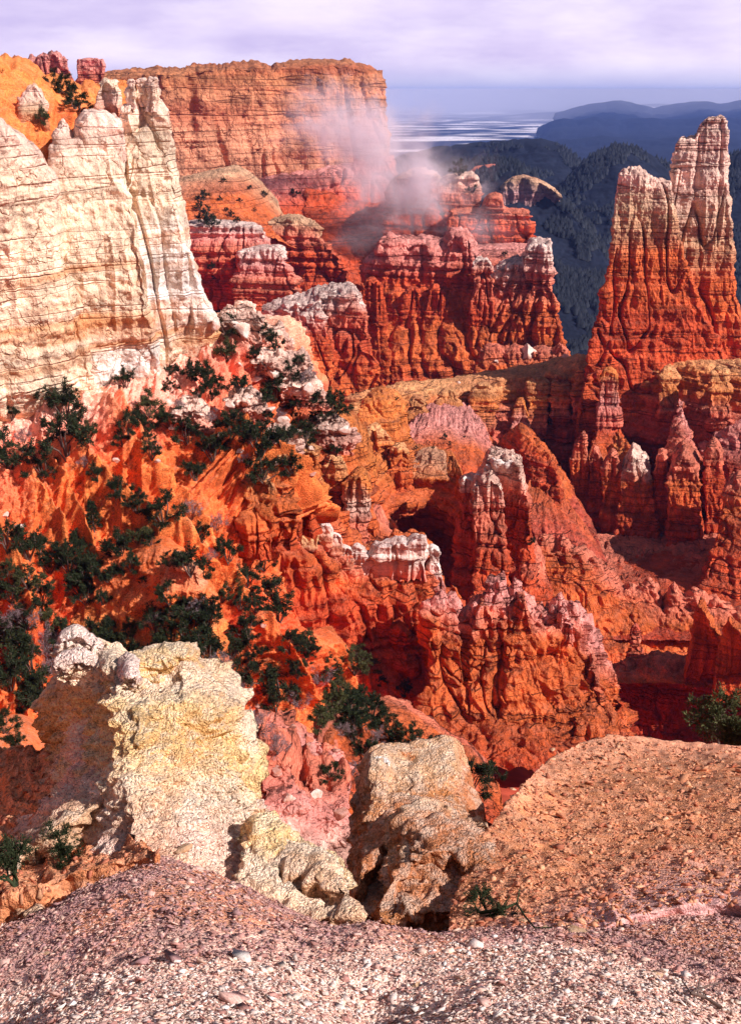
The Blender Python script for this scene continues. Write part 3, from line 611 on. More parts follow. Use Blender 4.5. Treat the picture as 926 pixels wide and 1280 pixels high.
# fins in front of wall
for i,(x,yt,yb,Y,w,l) in enumerate([(458,764,862,136,22,'tall orange fin in front of the red wall under the blocky white ridge'), (566,736,800,140,18,'orange shoulder fin below the snowman hoodoo'), (482,790,850,134,12,'short orange fin beside the tall fin under the blocky ridge')]):
    massif('rock_fin', Y, [f"{x-w*.35},{yt+10},{Y+1} {x-w*.1},{yt} {x+w*.2},{yt+4} {x+w*.6},{yt+26},{Y}", f"{x-w*.6},{yt+40} {x},{yt+36} {x+w},{yt+46}", f"{x-w},{yb} {x},{yb} {x+w*1.3},{yb+4}", f"{x-w*1.2},{yb+60} {x},{yb+60} {x+w*1.5},{yb+60}"],
      ['orange','orange','orange','red'], [2,5,8,12], mat='red', style=S(NERS, fl=.9, fs=2.6, ro=.5), seed=101+i, label=l, cat='rock fin')
# --- big fluted wall bottom centre
massif('fluted_wall', 130, [
   "534,752,127.0 548,748 562,756 576,768 588,768 600,756 606,748 614,744 624,738 634,748 642,742 650,752 658,764,126.0 668,772 676,770 684,776 692,768 700,762 708,768 716,762 724,776,127.0 733,786 741,806 747,820 752,846,132.0",
   "532,780,124.0 546,782 562,790 588,810 602,800 616,798 630,796 644,798 658,802 670,806,123.0 682,806 694,804 706,806 718,812 730,822,124.0 742,836 752,856 758,870,129.0",
   "530,850,120.0 552,852 578,858 592,855 608,855 622,855 636,855 650,856 664,858,119.0 678,860 690,860 702,862 714,866,120.0 728,872 744,880 766,890,125.0",
   "528,905,116.0 552,902 580,900 595,900 610,900 625,900 640,900 655,900 668,902,115.0 682,902 695,904 708,906 722,908,116.0 736,910 756,912 785,908,121.0",
   "550,960,106.0 570,960 590,960 605,960 620,960 635,960 650,960 662,960 675,960,105.0 690,960 700,960 715,960 730,960,106.0 745,960 770,960 800,960,111.0"],
   ['pink', 'orange', 'orange', 'orange', 'red'], [5, 9, 14, 20, 28], mat='red', style=S(NERS, fl=3.0, fs=3.6, fz=16, st=.6, ro=.4, rs=3.5, teeth=1.6, tf=2.2), seed=110,
   label='big fluted orange wall at the bottom centre, jagged along its top', cat='cliff')
for i,(x,yt,yb,Y,w,l) in enumerate([(704,764,900,124,20,'sharp pink-lit fin at the right end of the big fluted wall'), (650,750,900,123,22,'rounded orange buttress in the middle of the big fluted wall'), (604,756,910,124,24,'orange buttress at the left of the big fluted wall'), (738,830,912,121,18,'low orange rib at the far right foot of the big fluted wall')]):
    massif('rock_rib', Y, [f"{x-w*.4},{yt+16},{Y+2} {x-w*.1},{yt} {x+w*.15},{yt+3} {x+w*.5},{yt+22},{Y}", f"{x-w*.7},{yt+46} {x},{yt+40} {x+w*.8},{yt+52}", f"{x-w*1.0},{yb} {x},{yb} {x+w*1.5},{yb+4},{Y-8}", f"{x-w*1.2},{yb+50},{Y-8} {x},{yb+50} {x+w*1.8},{yb+50},{Y-12}"],
      ['pink' if i in (0,) else 'rose','orange','orange','red'], [3,6,10,14], mat='red', style=S(NERS, fl=1.2, fs=2.6, fz=10, ro=.6, rs=2.5, teeth=.8, tf=1.3), seed=120+i, label=l, cat='rock rib')

# ================================================================== LEFT BLUFF
PAS = dict(gr=.9, fl=.9, fs=5.5, st=.22, ro=.55, rs=7, teeth=.8, tf=2.5, fz=6.0, bl=.15, fine=.09, sk=.6)
massif('left_hill', 128, ["-80,70,120 -40,76 0,82 14,84 30,88 45,96 60,106 80,114 100,119 130,120 158,118 175,122,135", "-80,130,116 0,130 40,134 80,142 120,144 160,140 180,140,130", "-80,200,110 0,200 40,210 80,200 120,190 160,190 185,190,124", "-80,280,105 0,280 40,280 120,280 190,280,120"],
   ['gold', 'orange', 'gold', 'orange'], 40, cl=[.2,.1,.1,.1], mat='soil', down=False, style=S(PAS, fl=.5, ri=.9, bl=0, ro=.8, rls=3), seed=130, label='orange earth hill with two dark bushes on top of the pale bluff', cat='hill')
massif('rock_pinnacle', 119, ["28,120,120 34,112 44,108 52,114 56,124,120", "26,140 58,142", "22,170 64,170"], ['pale','tan','orange'], 5, mat='pale', style=S(PAS, ro=.6, rs=2), seed=131, label='small pale knob of rock poking out of the orange hill', cat='rock knob')
massif('left_bluff', 101, [
   "-90,120,94 -40,142 0,162 14,172 30,182 44,196 55,206 64,222 72,236,106",
   "-90,200,93 -40,220 0,228 20,236 36,244 52,256 66,268 78,282,105", "-90,320,95 -40,330 0,336 25,340 45,345 60,350 75,355 92,360,105",
   "-90,480,95 -40,488 0,494 30,490 50,488 75,486 95,484 120,482,106", "-90,560,98 0,560 60,550 130,540,109"],
   ['pale', 'cream', 'cream', 'cream', 'tan'], [20,22,26,30,34], mat='pale', style=S(PAS), seed=132, label='leftmost pale limestone bluff with a sloping rounded top', cat='cliff')
massif('middle_bluff', 110, [
   "64,206,109 68,184 74,160 80,156 86,168 94,176 99,150 106,146 122,147 140,146 148,150 153,170 158,188,113",
   "60,240,107 80,236 95,228 108,224 120,222 135,222 150,224 160,230,111", "62,320,106 85,316 105,312 125,310 145,308 160,305 176,310,109",
   "60,400,105 85,400 110,400 135,396 160,394 190,396,109", "60,490,105 90,488 120,482 145,476 170,468 200,458,112", "60,550,108 120,550 210,530,115"],
   ['pale', 'cream', 'cream', 'cream', 'white', 'tan'], [10,14,18,22,26,30], mat='pale', style=S(PAS), seed=133, label='middle pale bluff with a pinnacle and a dark hollow between its neighbours', cat='cliff')
tw = massif('pale_tower', 117, [
   "152,160,117 156,142 158,134 166,132 176,134 186,132 196,132 203,134 206,160,119",
   "150,200,115 160,190 172,188 184,186 196,186 206,188 215,200,118", "148,270,114 165,264 180,262 195,262 208,262 220,264 230,272,117",
   "150,340,113 170,338 188,336 204,336 220,336 234,338 246,342,117", "150,400,113 172,400 190,398 208,398 226,398 242,398 260,396,118", "152,470,112 175,464 195,456 212,446 230,436 246,426 267,414,120", "152,530,115 180,520 215,505 240,490 280,465,124"],
   ['pale', 'cream', 'cream', 'white', 'white', 'cream', 'tan'], [8,12,16,20,24,28,30], mat='pale', style=S(PAS, fl=1.5, fs=4, fz=6), seed=134, label='pale tower at the right corner of the left bluff with a blocky pink-white top', cat='rock tower')
for i,(x0,x1,yt,yb,dY) in enumerate([(158,172,101,136,0), (170,186,99,134,.8), (184,200,97,140,0)]):
    massif('caprock', 117+dY, [f"{x0},{yt+5} {x0+3},{yt} {x1-4},{yt} {x1},{yt+6}", f"{x0-2},{(yt+yb)/2} {x1+1},{(yt+yb)/2}", f"{x0},{yb} {x1+1},{yb}"], ['pale','cream','pale'], 3, mat='pale', style=S(PAS, fl=.4, ro=.6, rs=1.6, fs=2, teeth=.2, bl=.25), seed=135+i, parent=tw, grow=.3)
massif('rock_block', 122, ["122,108,122 130,103 140,104 152,108,122", "120,120 153,120", "118,150 156,150"], ['cream','pale','orange'], 4, mat='pale', style=S(PAS, fl=.5, ro=.6, rs=1.8), seed=139, label='low pale block left of the tower top on the bluff', cat='rock')

# ================================================================== LEFT SLOPE
massif('hillside', 100, [
   "-110,536,96 -50,514,99 0,494,103 60,488,105 130,480,108 200,456,115 262,416,122 285,388,127 305,378,130 322,400,130",
   "-110,600,90 -50,580,92 0,560,96 50,555,98 100,548,100 200,520,106 270,490,112 320,470,118 360,466,124 392,484,130",
   "-110,680,84 -50,660,86 0,642,89 50,634,91 100,622,94 200,600,98 270,590,103 310,582,106 345,572,110 372,548,118",
   "-110,760,78 -50,740,80 0,722,82 50,716,84 100,712,86 200,702,89 240,695,91 280,685,94 312,672,98 322,655,102",
   "-110,840,74 -50,825,75 0,810,77 50,806,78 100,800,80 200,792,84 240,788,86 290,780,89 345,785,92 385,790,97",
   "-110,930,70 -50,920,71 0,900,72 50,900,73 100,900,75 200,900,79 270,895,83 330,890,87 390,890,92 435,895,98",
   "-110,1040,62 -50,1030,62 0,1030,63 50,1020,64 100,1010,66 200,1000,69 270,990,74 340,990,78 430,985,84 560,960,92",
   "-110,1100,58 0,1100,58 60,1100,60 100,1100,62 200,1100,64 300,1100,66 400,1090,70 450,1090,74 520,1080,78 600,1060,82"],
   ['pale', 'rose', 'orange', 'orange', 'red', 'orange', 'orange', 'red'], [5,5,5,5,5,5,5,5], cl=[.1,.1,.1,.1,.1,.1,.2,.2], mat='soil',
   style=dict(fl=.3, fs=4, st=.2, ro=1.0, rs=5, ri=1.5, rls=2.4, teeth=.2, fine=.3), seed=150, label='shrubby orange hillside', cat=None, kind='structure', grow=0, smoothu=0, down=True, vsm=4, ridges=[
   ("66,560 86,584 110,606 144,641 170,664 201,688 228,712 262,744", 7.5, 2.2, 4.2),
   ("122,497 144,541 165,566 190,602 216,634 245,684 276,724 295,745", 4.5, 2.0, 2.6),
   ("255,552 270,560 290,582 324,613 356,632 395,650", 7.5, 2.5, 5.0),
   ("24,568 34,590 50,624 62,650 78,684", 2.8, 1.2, 2.0), ("52,572 66,606 84,640 104,676 122,712", 2.8, 1.2, 2.2), ("76,580 94,612 116,644 138,682", 2.6, 1.2, 2.0),
   ("142,495 160,530 178,556 200,584", 3.0, 1.5, 1.6), ("-30,640 0,690 20,730 40,780", 4, 2, 2.5),
   ("320,402 345,430 372,452 400,478 428,512", 5, 2, 2.5), ("300,760 325,800 348,845 366,885 384,930", 5, 2.5, 3.0), ("380,790 405,835 440,880 470,920", 5, 2.5, 3.0),
   ("330,850 352,900 362,950", 3, 2, 1.8), ("420,860 450,905 480,940", 3, 2, 1.8), ("240,780 262,830 280,880", 3, 2, 1.6)])
massif('badland_buttress', 84, ["92,716,86 120,700 150,700 180,694 206,690 230,704 256,730 270,745,80", "88,740,84 120,730 150,728 180,724 210,722 240,734 276,765,78", "84,790,80 120,785 150,785 180,785 215,785 245,790 280,800,75", "80,850,77 150,850 200,850 240,850 290,850,72"],
   ['orange','orange','gold','orange'], [6,8,10,12], cl=[.5,.6,.6,.4], mat='soil', style=dict(fl=1.5, fs=3.0, fz=9, st=.4, ro=.6, rs=2.5, ri=.9, rls=1.8), seed=160, label='rounded fluted orange buttress at the foot of the long bright spur', cat='rock buttress')
massif('rock_pinnacle', 78, ["206,722,79 212,712 222,706 234,708 246,716 250,728,78", "206,740 252,742", "210,762 248,764", "206,800 252,800"], ['buff','orange','gold','orange'], 3.5, mat='soil', style=dict(fl=.7, fs=1.8, ro=.6, rs=1.6), seed=161, label='rounded knob on the fluted orange buttress', cat='rock knob')
# pink broken rock wall in the gully behind the outcrop
massif('pink_rock_wall', 38, [
   "312,1000,40 318,960 328,944 338,955 352,952 366,962 380,990 386,972 400,982 420,975 442,980,44", "310,1030,38 340,1010 370,1006 390,1020 420,1006 446,1010,42", "305,1070,36 350,1070 400,1070 450,1070,40", "300,1160,32 350,1160 400,1160 460,1160,36"],
   ['rose','pink','pale','orange'], [5,6,7,8], mat='red', style=dict(fl=.9, fs=2.2, fz=4, st=.3, ro=.9, rs=2, teeth=.7, tf=1.2, bl=.5), seed=164, label='broken pink rock wall in the gully between the two near outcrops', cat='rock wall')
massif('red_bank', 46, [
   "372,1010,48 392,965,50 420,964,52 450,975 480,965 520,975,58 560,990 620,1000,60", "368,1040,44 400,1010 440,1006 500,1010 560,1020 640,1030,54", "360,1120,40 420,1120 500,1120 580,1120 660,1120,46"],
   ['rose','orange','red'], [10,10,10], cl=[.4,.5,.5], mat='red', style=dict(fl=.8, fs=2.6, ro=.7, rs=2.4, ri=.6), seed=165, label='smooth red bank behind the broken pink rock wall', cat='earth bank')

RUB = dict(fl=.5, fs=2.2, fz=1.5, st=.2, ro=1.3, rs=2.6, teeth=.6, tf=1.2, bl=.7, fine=.4, gr=.5)
for i,(x0,x1,yt,yb,Y,l) in enumerate([(272,326,384,428,123,'white rubble outcrop around the large white boulder at the slope top'),(318,366,438,470,119,'white rubble outcrop on the upper right of the slope'),(352,404,468,500,118,'lower white rubble outcrop near the right rim of the slope'),(384,438,520,556,119,'white crumbling outcrop at the right rim of the slope'),(286,330,486,520,107,'pale rubble outcrop among shrubs in the middle of the stony patch'),(222,262,500,528,105,'small pale rubble outcrop left of the stony patch'),(330,372,534,570,106,'pale rubble outcrop at the bottom of the stony patch'),(326,362,404,432,125,'pale broken ledge just right of the large white boulder'),(352,392,440,466,122,'pale broken ledge between the two upper rubble outcrops')]):
    w = x1-x0
    massif('rubble_outcrop', Y, [f"{x0},{yt+12} {x0+w*.2},{yt+2} {x0+w*.45},{yt+6} {x0+w*.65},{yt} {x0+w*.85},{yt+9} {x1},{yt+18}", f"{x0-4},{(yt+yb)/2} {x0+w/2},{(yt+yb)/2-2},{Y-2} {x1+4},{(yt+yb)/2+6},{Y}", f"{x0-6},{yb+8},{Y-1} {x0+w/2},{yb+10} {x1+6},{yb+14},{Y-1}"], ['pale','pale','rose'], 3, cl=[1,.9,.5], mat='red', style=RUB, seed=400+i, label=l, cat='rock outcrop', vsm=0)
for i,(x0,x1,yt,yb,Y,l) in enumerate([(452,486,536,592,208,'gold fluted pier at the left of the rose talus fan'),(486,512,560,592,204,'short gold pier with a white top beside the talus fan'),(404,432,576,650,158,'orange fluted pier left of the square pale tower'),(372,402,584,655,146,'gold fluted pier above the left end of the blocky ridge'),(338,372,572,640,101,'orange fluted pier at the right edge of the shrubby slope'),(306,340,600,650,98,'low orange fluted pier above the left end of the blocky ridge'),(364,396,560,622,108,'gold fluted pier at the upper right corner of the shrubby slope')]):
    w = x1-x0
    massif('rock_pier', Y, [f"{x0},{yt+8} {x0+w*.3},{yt} {x0+w*.7},{yt+2} {x1},{yt+9}", f"{x0-2},{(yt*2+yb)/3} {x0+w/2},{(yt*2+yb)/3} {x1+2},{(yt*2+yb)/3+2}", f"{x0-4},{yb},{Y-3} {x0+w/2},{yb} {x1+4},{yb+4},{Y-3}", f"{x0-5},{yb+50},{Y-4} {x0+w/2},{yb+50} {x1+5},{yb+50},{Y-4}"], ['yellow','gold','orange','red'], [5,7,9,10], mat='red', style=S(NERS, fl=1.5, fs=2.8, st=1.0, teeth=.7), seed=420+i, label=l, cat='rock pier')
# ================================================================== NEAR OUTCROPS
NRS = dict(fl=.20, fs=1.1, fz=1.6, st=.03, ro=.28, rs=1.2, teeth=.08, tf=.5, bl=.20, fine=.34)
ye = massif('yellow_outcrop', 10.0, [
   "70,842,12.4 84,832,11.8 110,834,11.2 136,840,10.7 154,850,10.5 170,860 190,856 208,850,10.8 230,845 244,851 256,862 274,872 290,884 301,900 312,935,10.6",
   "66,880,12.2 84,872,11.5 110,868,10.8 136,870,10.2 154,880,9.9 172,884,9.8 190,882 210,880 232,876 250,880 262,888 280,900 294,912 306,935 320,960,10.3",
   "70,930,11.8 90,926,11.0 112,924,10.2 136,926,9.6 154,930,9.3 172,932,9.2 192,930 212,930 234,930 252,935 266,940 284,950 300,962 316,985 330,1002,10.0",
   "40,985,11.2 80,985,10.2 112,985,9.4 136,985,8.9 160,985,8.6 180,985 200,985 220,985 240,988 256,992 270,998 286,1005 300,1015 314,1028 322,1044,9.6",
   "10,1050,10.2 60,1060,9.2 100,1060,8.4 140,1060,8.0 170,1060,7.8 196,1060 214,1060 232,1060 250,1064 264,1068 280,1074 296,1080 310,1086 330,1092 350,1100,8.8",
   "0,1140,7.4 60,1140,7.0 110,1140 150,1140 180,1140 210,1140 240,1140 260,1140 280,1140 300,1140 320,1140 335,1140 350,1140 380,1145 410,1150,7.8", "0,1230.0,7.4 60,1230.0,7.0 110,1230.0 150,1230.0 180,1230.0 210,1230.0 240,1230.0 260,1230.0 280,1230.0 300,1230.0 320,1230.0 335,1230.0 350,1230.0 380,1235.0 410,1240.0,7.8"],
   ['cream', 'ochre', 'ochre', 'cream', 'pale', 'tan', 'tan'], [.9,1.3,1.7,2.0,2.2,2.2,2.2], cl=[1,1,1,.9,.5,.3,.3], mat='near', style=NRS, seed=170, res=1.15, label='crumbly yellow and white outcrop in the left foreground', cat='rock outcrop')
for i,(x0,x1,yt,yb,dY) in enumerate([(68,127,797,842,1.1), (66,150,826,856,.7), (150,180,842,868,.2)]):
    massif('caprock', 10.2+dY, [f"{x0},{yt+12} {x0+8},{yt+4} {x0+(x1-x0)*.45},{yt} {x1-8},{yt+7} {x1},{yt+16}", f"{x0-1},{(yt+yb)/2+3} {x1+2},{(yt+yb)/2+5}", f"{x0+3},{yb} {x1-3},{yb+2}"], ['cap','cream','cream'], [.5,.55,.5], mat='near',
       style=S(NRS, ro=.26, rs=.6, fl=.08, bl=.2, fine=.5), seed=171+i, parent=ye, grow=.3)
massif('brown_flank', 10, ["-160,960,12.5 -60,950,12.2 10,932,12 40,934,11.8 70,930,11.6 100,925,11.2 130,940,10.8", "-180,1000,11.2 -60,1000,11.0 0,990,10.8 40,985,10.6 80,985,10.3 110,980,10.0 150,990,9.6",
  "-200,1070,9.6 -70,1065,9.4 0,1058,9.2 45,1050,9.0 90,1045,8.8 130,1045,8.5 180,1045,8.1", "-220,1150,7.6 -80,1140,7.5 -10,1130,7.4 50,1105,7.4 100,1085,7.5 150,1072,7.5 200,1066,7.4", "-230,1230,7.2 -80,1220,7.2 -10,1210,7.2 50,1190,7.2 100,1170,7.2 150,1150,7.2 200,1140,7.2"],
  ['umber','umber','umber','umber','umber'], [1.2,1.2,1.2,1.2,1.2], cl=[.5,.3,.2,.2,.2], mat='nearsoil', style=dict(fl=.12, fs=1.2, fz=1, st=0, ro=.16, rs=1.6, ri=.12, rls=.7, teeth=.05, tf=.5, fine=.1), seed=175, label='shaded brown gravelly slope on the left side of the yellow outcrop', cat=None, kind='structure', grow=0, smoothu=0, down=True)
massif('low_outcrop', 8.3, ["306,1050,8.6 316,1044 330,1052 344,1058 356,1066 370,1086 384,1090 400,1092 420,1098 437,1106,8.0", "300,1080,8.2 330,1084 350,1096 380,1112 410,1120 437,1126,7.7", "300,1130,7.6 350,1140 400,1146 440,1148,7.3", "300,1220.0,7.6 350,1230.0 400,1236.0 440,1238.0,7.3"], ['ochre','cream','tan','tan'], [.5,.6,.7,.7], mat='near', style=S(NRS, ro=.22, fl=.12), seed=176,
   label='low cream ledge trailing right from the yellow outcrop', cat='rock outcrop')
gr = massif('grey_outcrop', 11.5, [
   "444,1010,11.6 450,988 460,970 472,966 490,972 510,972 520,968 536,966 552,962 568,959 576,968 582,990 588,1012,12.2",
   "440,1060,10.8 456,1030 475,1015 495,1005 515,1000 535,996 552,994 568,994 580,1004 590,1026,11.8",
   "440,1100,10.0 456,1085 480,1070 505,1058 530,1050 552,1044 568,1040 582,1036 596,1046,11.2",
   "440,1150,8.6 460,1145 485,1140 510,1135 535,1130 560,1125 580,1118 600,1110,9.4", "440,1240.0,8.6 460,1235.0 485,1230.0 510,1225.0 535,1220.0 560,1215.0 580,1208.0 600,1200.0,9.4"],
   ['tan','umber','umber','umber','umber'], [.9,1.2,1.4,1.5,1.5], cl=[1,1,.8,.5,.4], mat='near', style=S(NRS, fl=.10, ro=.2, fine=.2), seed=177, label='grey-brown rock with a white knob on top in the centre foreground', cat='rock outcrop')
massif('caprock', 11.9, ["458,972 462,958 474,955 486,957 492,968", "456,980 494,978", "460,992 492,990"], ['white','white','cream'], .35, mat='near', style=S(NRS, ro=.2, rs=.45, fl=.05, bl=.08, fine=.3), seed=178, parent=gr, grow=.3)
massif('brown_lobe', 9.6, ["486,1080,9.8 496,1060 512,1048 530,1044 548,1052 566,1064 590,1060 610,1046,10", "484,1110,9.2 510,1086 540,1080 570,1084 614,1080,9.4", "480,1150,8.2 520,1140 560,1140 620,1130,8.4", "480,1240.0,8.2 520,1230.0 560,1230.0 620,1220.0,8.4"], ['tan','umber','umber','umber'], [.7,.9,1.0,1.0], cl=[1,.8,.5,.4], mat='near', style=S(NRS, fl=.12, ro=.24), seed=179,
   label='rounded brown lobe of rock in front of the grey-brown rock', cat='rock outcrop')
# right mound
massif('right_mound', 12, [
   "590,1070,9.4 602,1046,9.8 620,1022,10.4 640,998,11 662,970,12.5 690,946,14 720,930,15 760,918,16 800,920,16.5 850,926,16.5 900,930,16 960,936,15.5 1030,950,15 1300,990,14 1700,1080,12",
   "580,1095,9.0 600,1075,9.3 625,1050,9.8 650,1030,10.3 680,1010,11.2 710,990,12.2 740,975,13 780,965,13.6 820,962,14 860,962,14 910,964,13.6 970,970,13.2 1040,985,12.6 1310,1030,11.5 1710,1110,10",
   "570,1120,8.4 600,1105,8.6 630,1085,8.9 660,1070,9.2 690,1055,9.7 720,1040,10.3 760,1025,10.8 800,1015,11.2 840,1010,11.5 880,1010,11.5 920,1014,11.2 980,1020,10.8 1050,1035,10.3 1320,1075,9.5 1720,1150,8.5",
   "560,1145,7.4 600,1140,7.5 630,1135,7.6 660,1130,7.7 700,1115,8.0 740,1100,8.4 780,1085,8.8 820,1075,9.1 860,1065,9.3 900,1065,9.2 940,1070,9.0 990,1080,8.6 1060,1090,8.2 1330,1120,7.8 1740,1190,7.2",
   "560,1190,6.0 610,1190,6.0 640,1185,6.1 670,1180,6.2 710,1170,6.4 750,1160,6.6 790,1145,6.9 830,1135,7.1 870,1130,7.2 910,1130,7.2 950,1135,7.0 1000,1140,6.7 1070,1150,6.4 1340,1175,6.2 1750,1240,5.8", "560,1280.0,6.0 610,1280.0,6.0 640,1275.0,6.1 670,1270.0,6.2 710,1260.0,6.4 750,1250.0,6.6 790,1235.0,6.9 830,1225.0,7.1 870,1220.0,7.2 910,1220.0,7.2 950,1225.0,7.0 1000,1230.0,6.7 1070,1240.0,6.4 1340,1265,6.2 1750,1330,5.8"],
   ['buff','umber','umber','umber','mauve','mauve'], [2,2.4,2.6,2.6,2.0,2.0], cl=[.3,.2,.15,.1,.05,.05], mat='nearsoil', style=dict(fl=.03, fs=1.4, fz=1, st=0, ro=.07, rs=2.2, ri=.03, rls=.8, teeth=.03, tf=.5, fine=.05), seed=180, res=1.1,
   label='gravel mound in the right foreground', cat=None, kind='structure', smoothu=0, grow=0, down=True)
# ================================================================== GROUND SHEET
GC = [(463,1300,4.6),(0,1300,4.6),(926,1300,4.6),(-400,1300,5),(1300,1300,5),(463,1215,5.3),(0,1225,5.3),(926,1215,5.4),
 (463,1150,6.2),(300,1110,6.8),(700,1165,6.3),(926,1140,7.2),(200,1062,7.7),(100,1110,7.0),(0,1165,6.2),(-200,1230,6.2),(1200,1160,7.4),
 (600,1165,6.4),(430,1170,7.2),(520,1175,7.6),(200,1100,10),(60,1180,9),(350,1160,10),(470,1190,10),(560,1190,10),(-150,1200,9),
 (700,1120,9),(850,1090,10),(760,1030,13.5),(880,1020,14),(1050,1030,14),(660,1080,12),
 (100,1130,18),(300,1150,18),(460,1160,18),(600,1120,20),(780,1050,20),(926,1040,20),(1200,1040,22),
 (-300,1000,33),(0,897,34),(60,905,34),(-80,893,34),(30,892,37),(150,1010,34),(300,1090,36),(430,1110,38),(560,1090,40),(700,1050,40),(926,1030,40),(1300,1030,40),
 (-200,1080,58),(0,1080,58),(100,1090,62),(300,1085,66),(430,1075,74),(560,1050,80),(700,1010,90),(850,990,95),(1000,980,95),(1400,990,95),
 (0,930,80),(200,940,84),(400,930,92),(-300,900,80),(0,700,95),(200,650,108),(0,560,112),(200,520,125),(-300,600,110),
 (560,960,112),(700,985,118),(820,1010,135),(926,1010,140),(1300,1000,140),
 (420,860,130),(560,860,150),(700,860,165),(820,985,172),(926,985,172),
 (350,700,150),(480,770,180),(620,780,190),(720,770,195),(850,780,200),(980,780,200),
 (400,640,190),(520,650,230),(680,670,240),(850,690,240),(1000,680,240),(1400,680,240),
 (300,520,240),(420,540,280),(560,560,310),(720,560,310),(880,560,310),(1000,560,320),
 (200,400,300),(0,300,200),(-300,300,200),(100,200,200),(0,200,320),(250,420,370),(350,460,360),(500,500,400),(640,500,400),
 (200,340,480),(350,400,480),(480,420,480),(600,420,480),
 (0,200,520),(150,220,600),(300,320,640),(450,350,640),(720,500,520),(720,470,700),(800,470,600),(926,480,600),(1300,480,600),
 (560,420,640),(640,440,800),(760,420,860),(900,400,860),(0,160,800),(200,200,900),(500,330,900),
 (400,260,1400),(700,330,1300),(926,310,1300),(0,220,1400),(1300,300,1300),(-400,200,1000)]
gp = np.array([P3(*c) for c in GC])
extra = []
for th in np.radians([-180,-140,-100,-65,-45,45,65,100,140,180]):
    for r, z in ((5, -4), (12, -5), (40, -9), (200, -30), (900, -80)): extra.append((r*math.sin(th), r*math.cos(th), z))
for th in np.radians(range(-170, 190, 20)):
    for r, z in ((2400, -225), (5000, -258), (12000, -262), (24000, -266)): extra.append((r*math.sin(th), r*math.cos(th), z))
gp = np.concatenate([gp, extra])
def lp(x, y): return np.stack([np.arctan2(x, y)*2.2, np.log(np.hypot(x, y))*1.1], -1)
gq = lp(gp[:, 0], gp[:, 1]); ge = gp[:, 2]/np.hypot(gp[:, 0], gp[:, 1])
K = np.linalg.norm(gq[:, None]-gq[None], axis=2); n_ = len(gq)
A = np.zeros((n_+3, n_+3)); A[:n_, :n_] = K - np.eye(n_)*.01; A[:n_, n_] = 1; A[:n_, n_+1:] = gq; A[n_, :n_] = 1; A[n_+1:, :n_] = gq.T
w_ = np.linalg.solve(A, np.r_[ge, 0, 0, 0])
def gz(x, y):
    q = lp(x, y); sh = q.shape[:-1]; q = q.reshape(-1, 2); out = np.empty(len(q))
    for s in range(0, len(q), 20000):
        a = q[s:s+20000]; d = np.sqrt(((a[:, None]-gq[None])**2).sum(2)); out[s:s+20000] = d@w_[:n_] + w_[n_] + a@w_[n_+1:]
    return out.reshape(sh)*np.hypot(x, y)
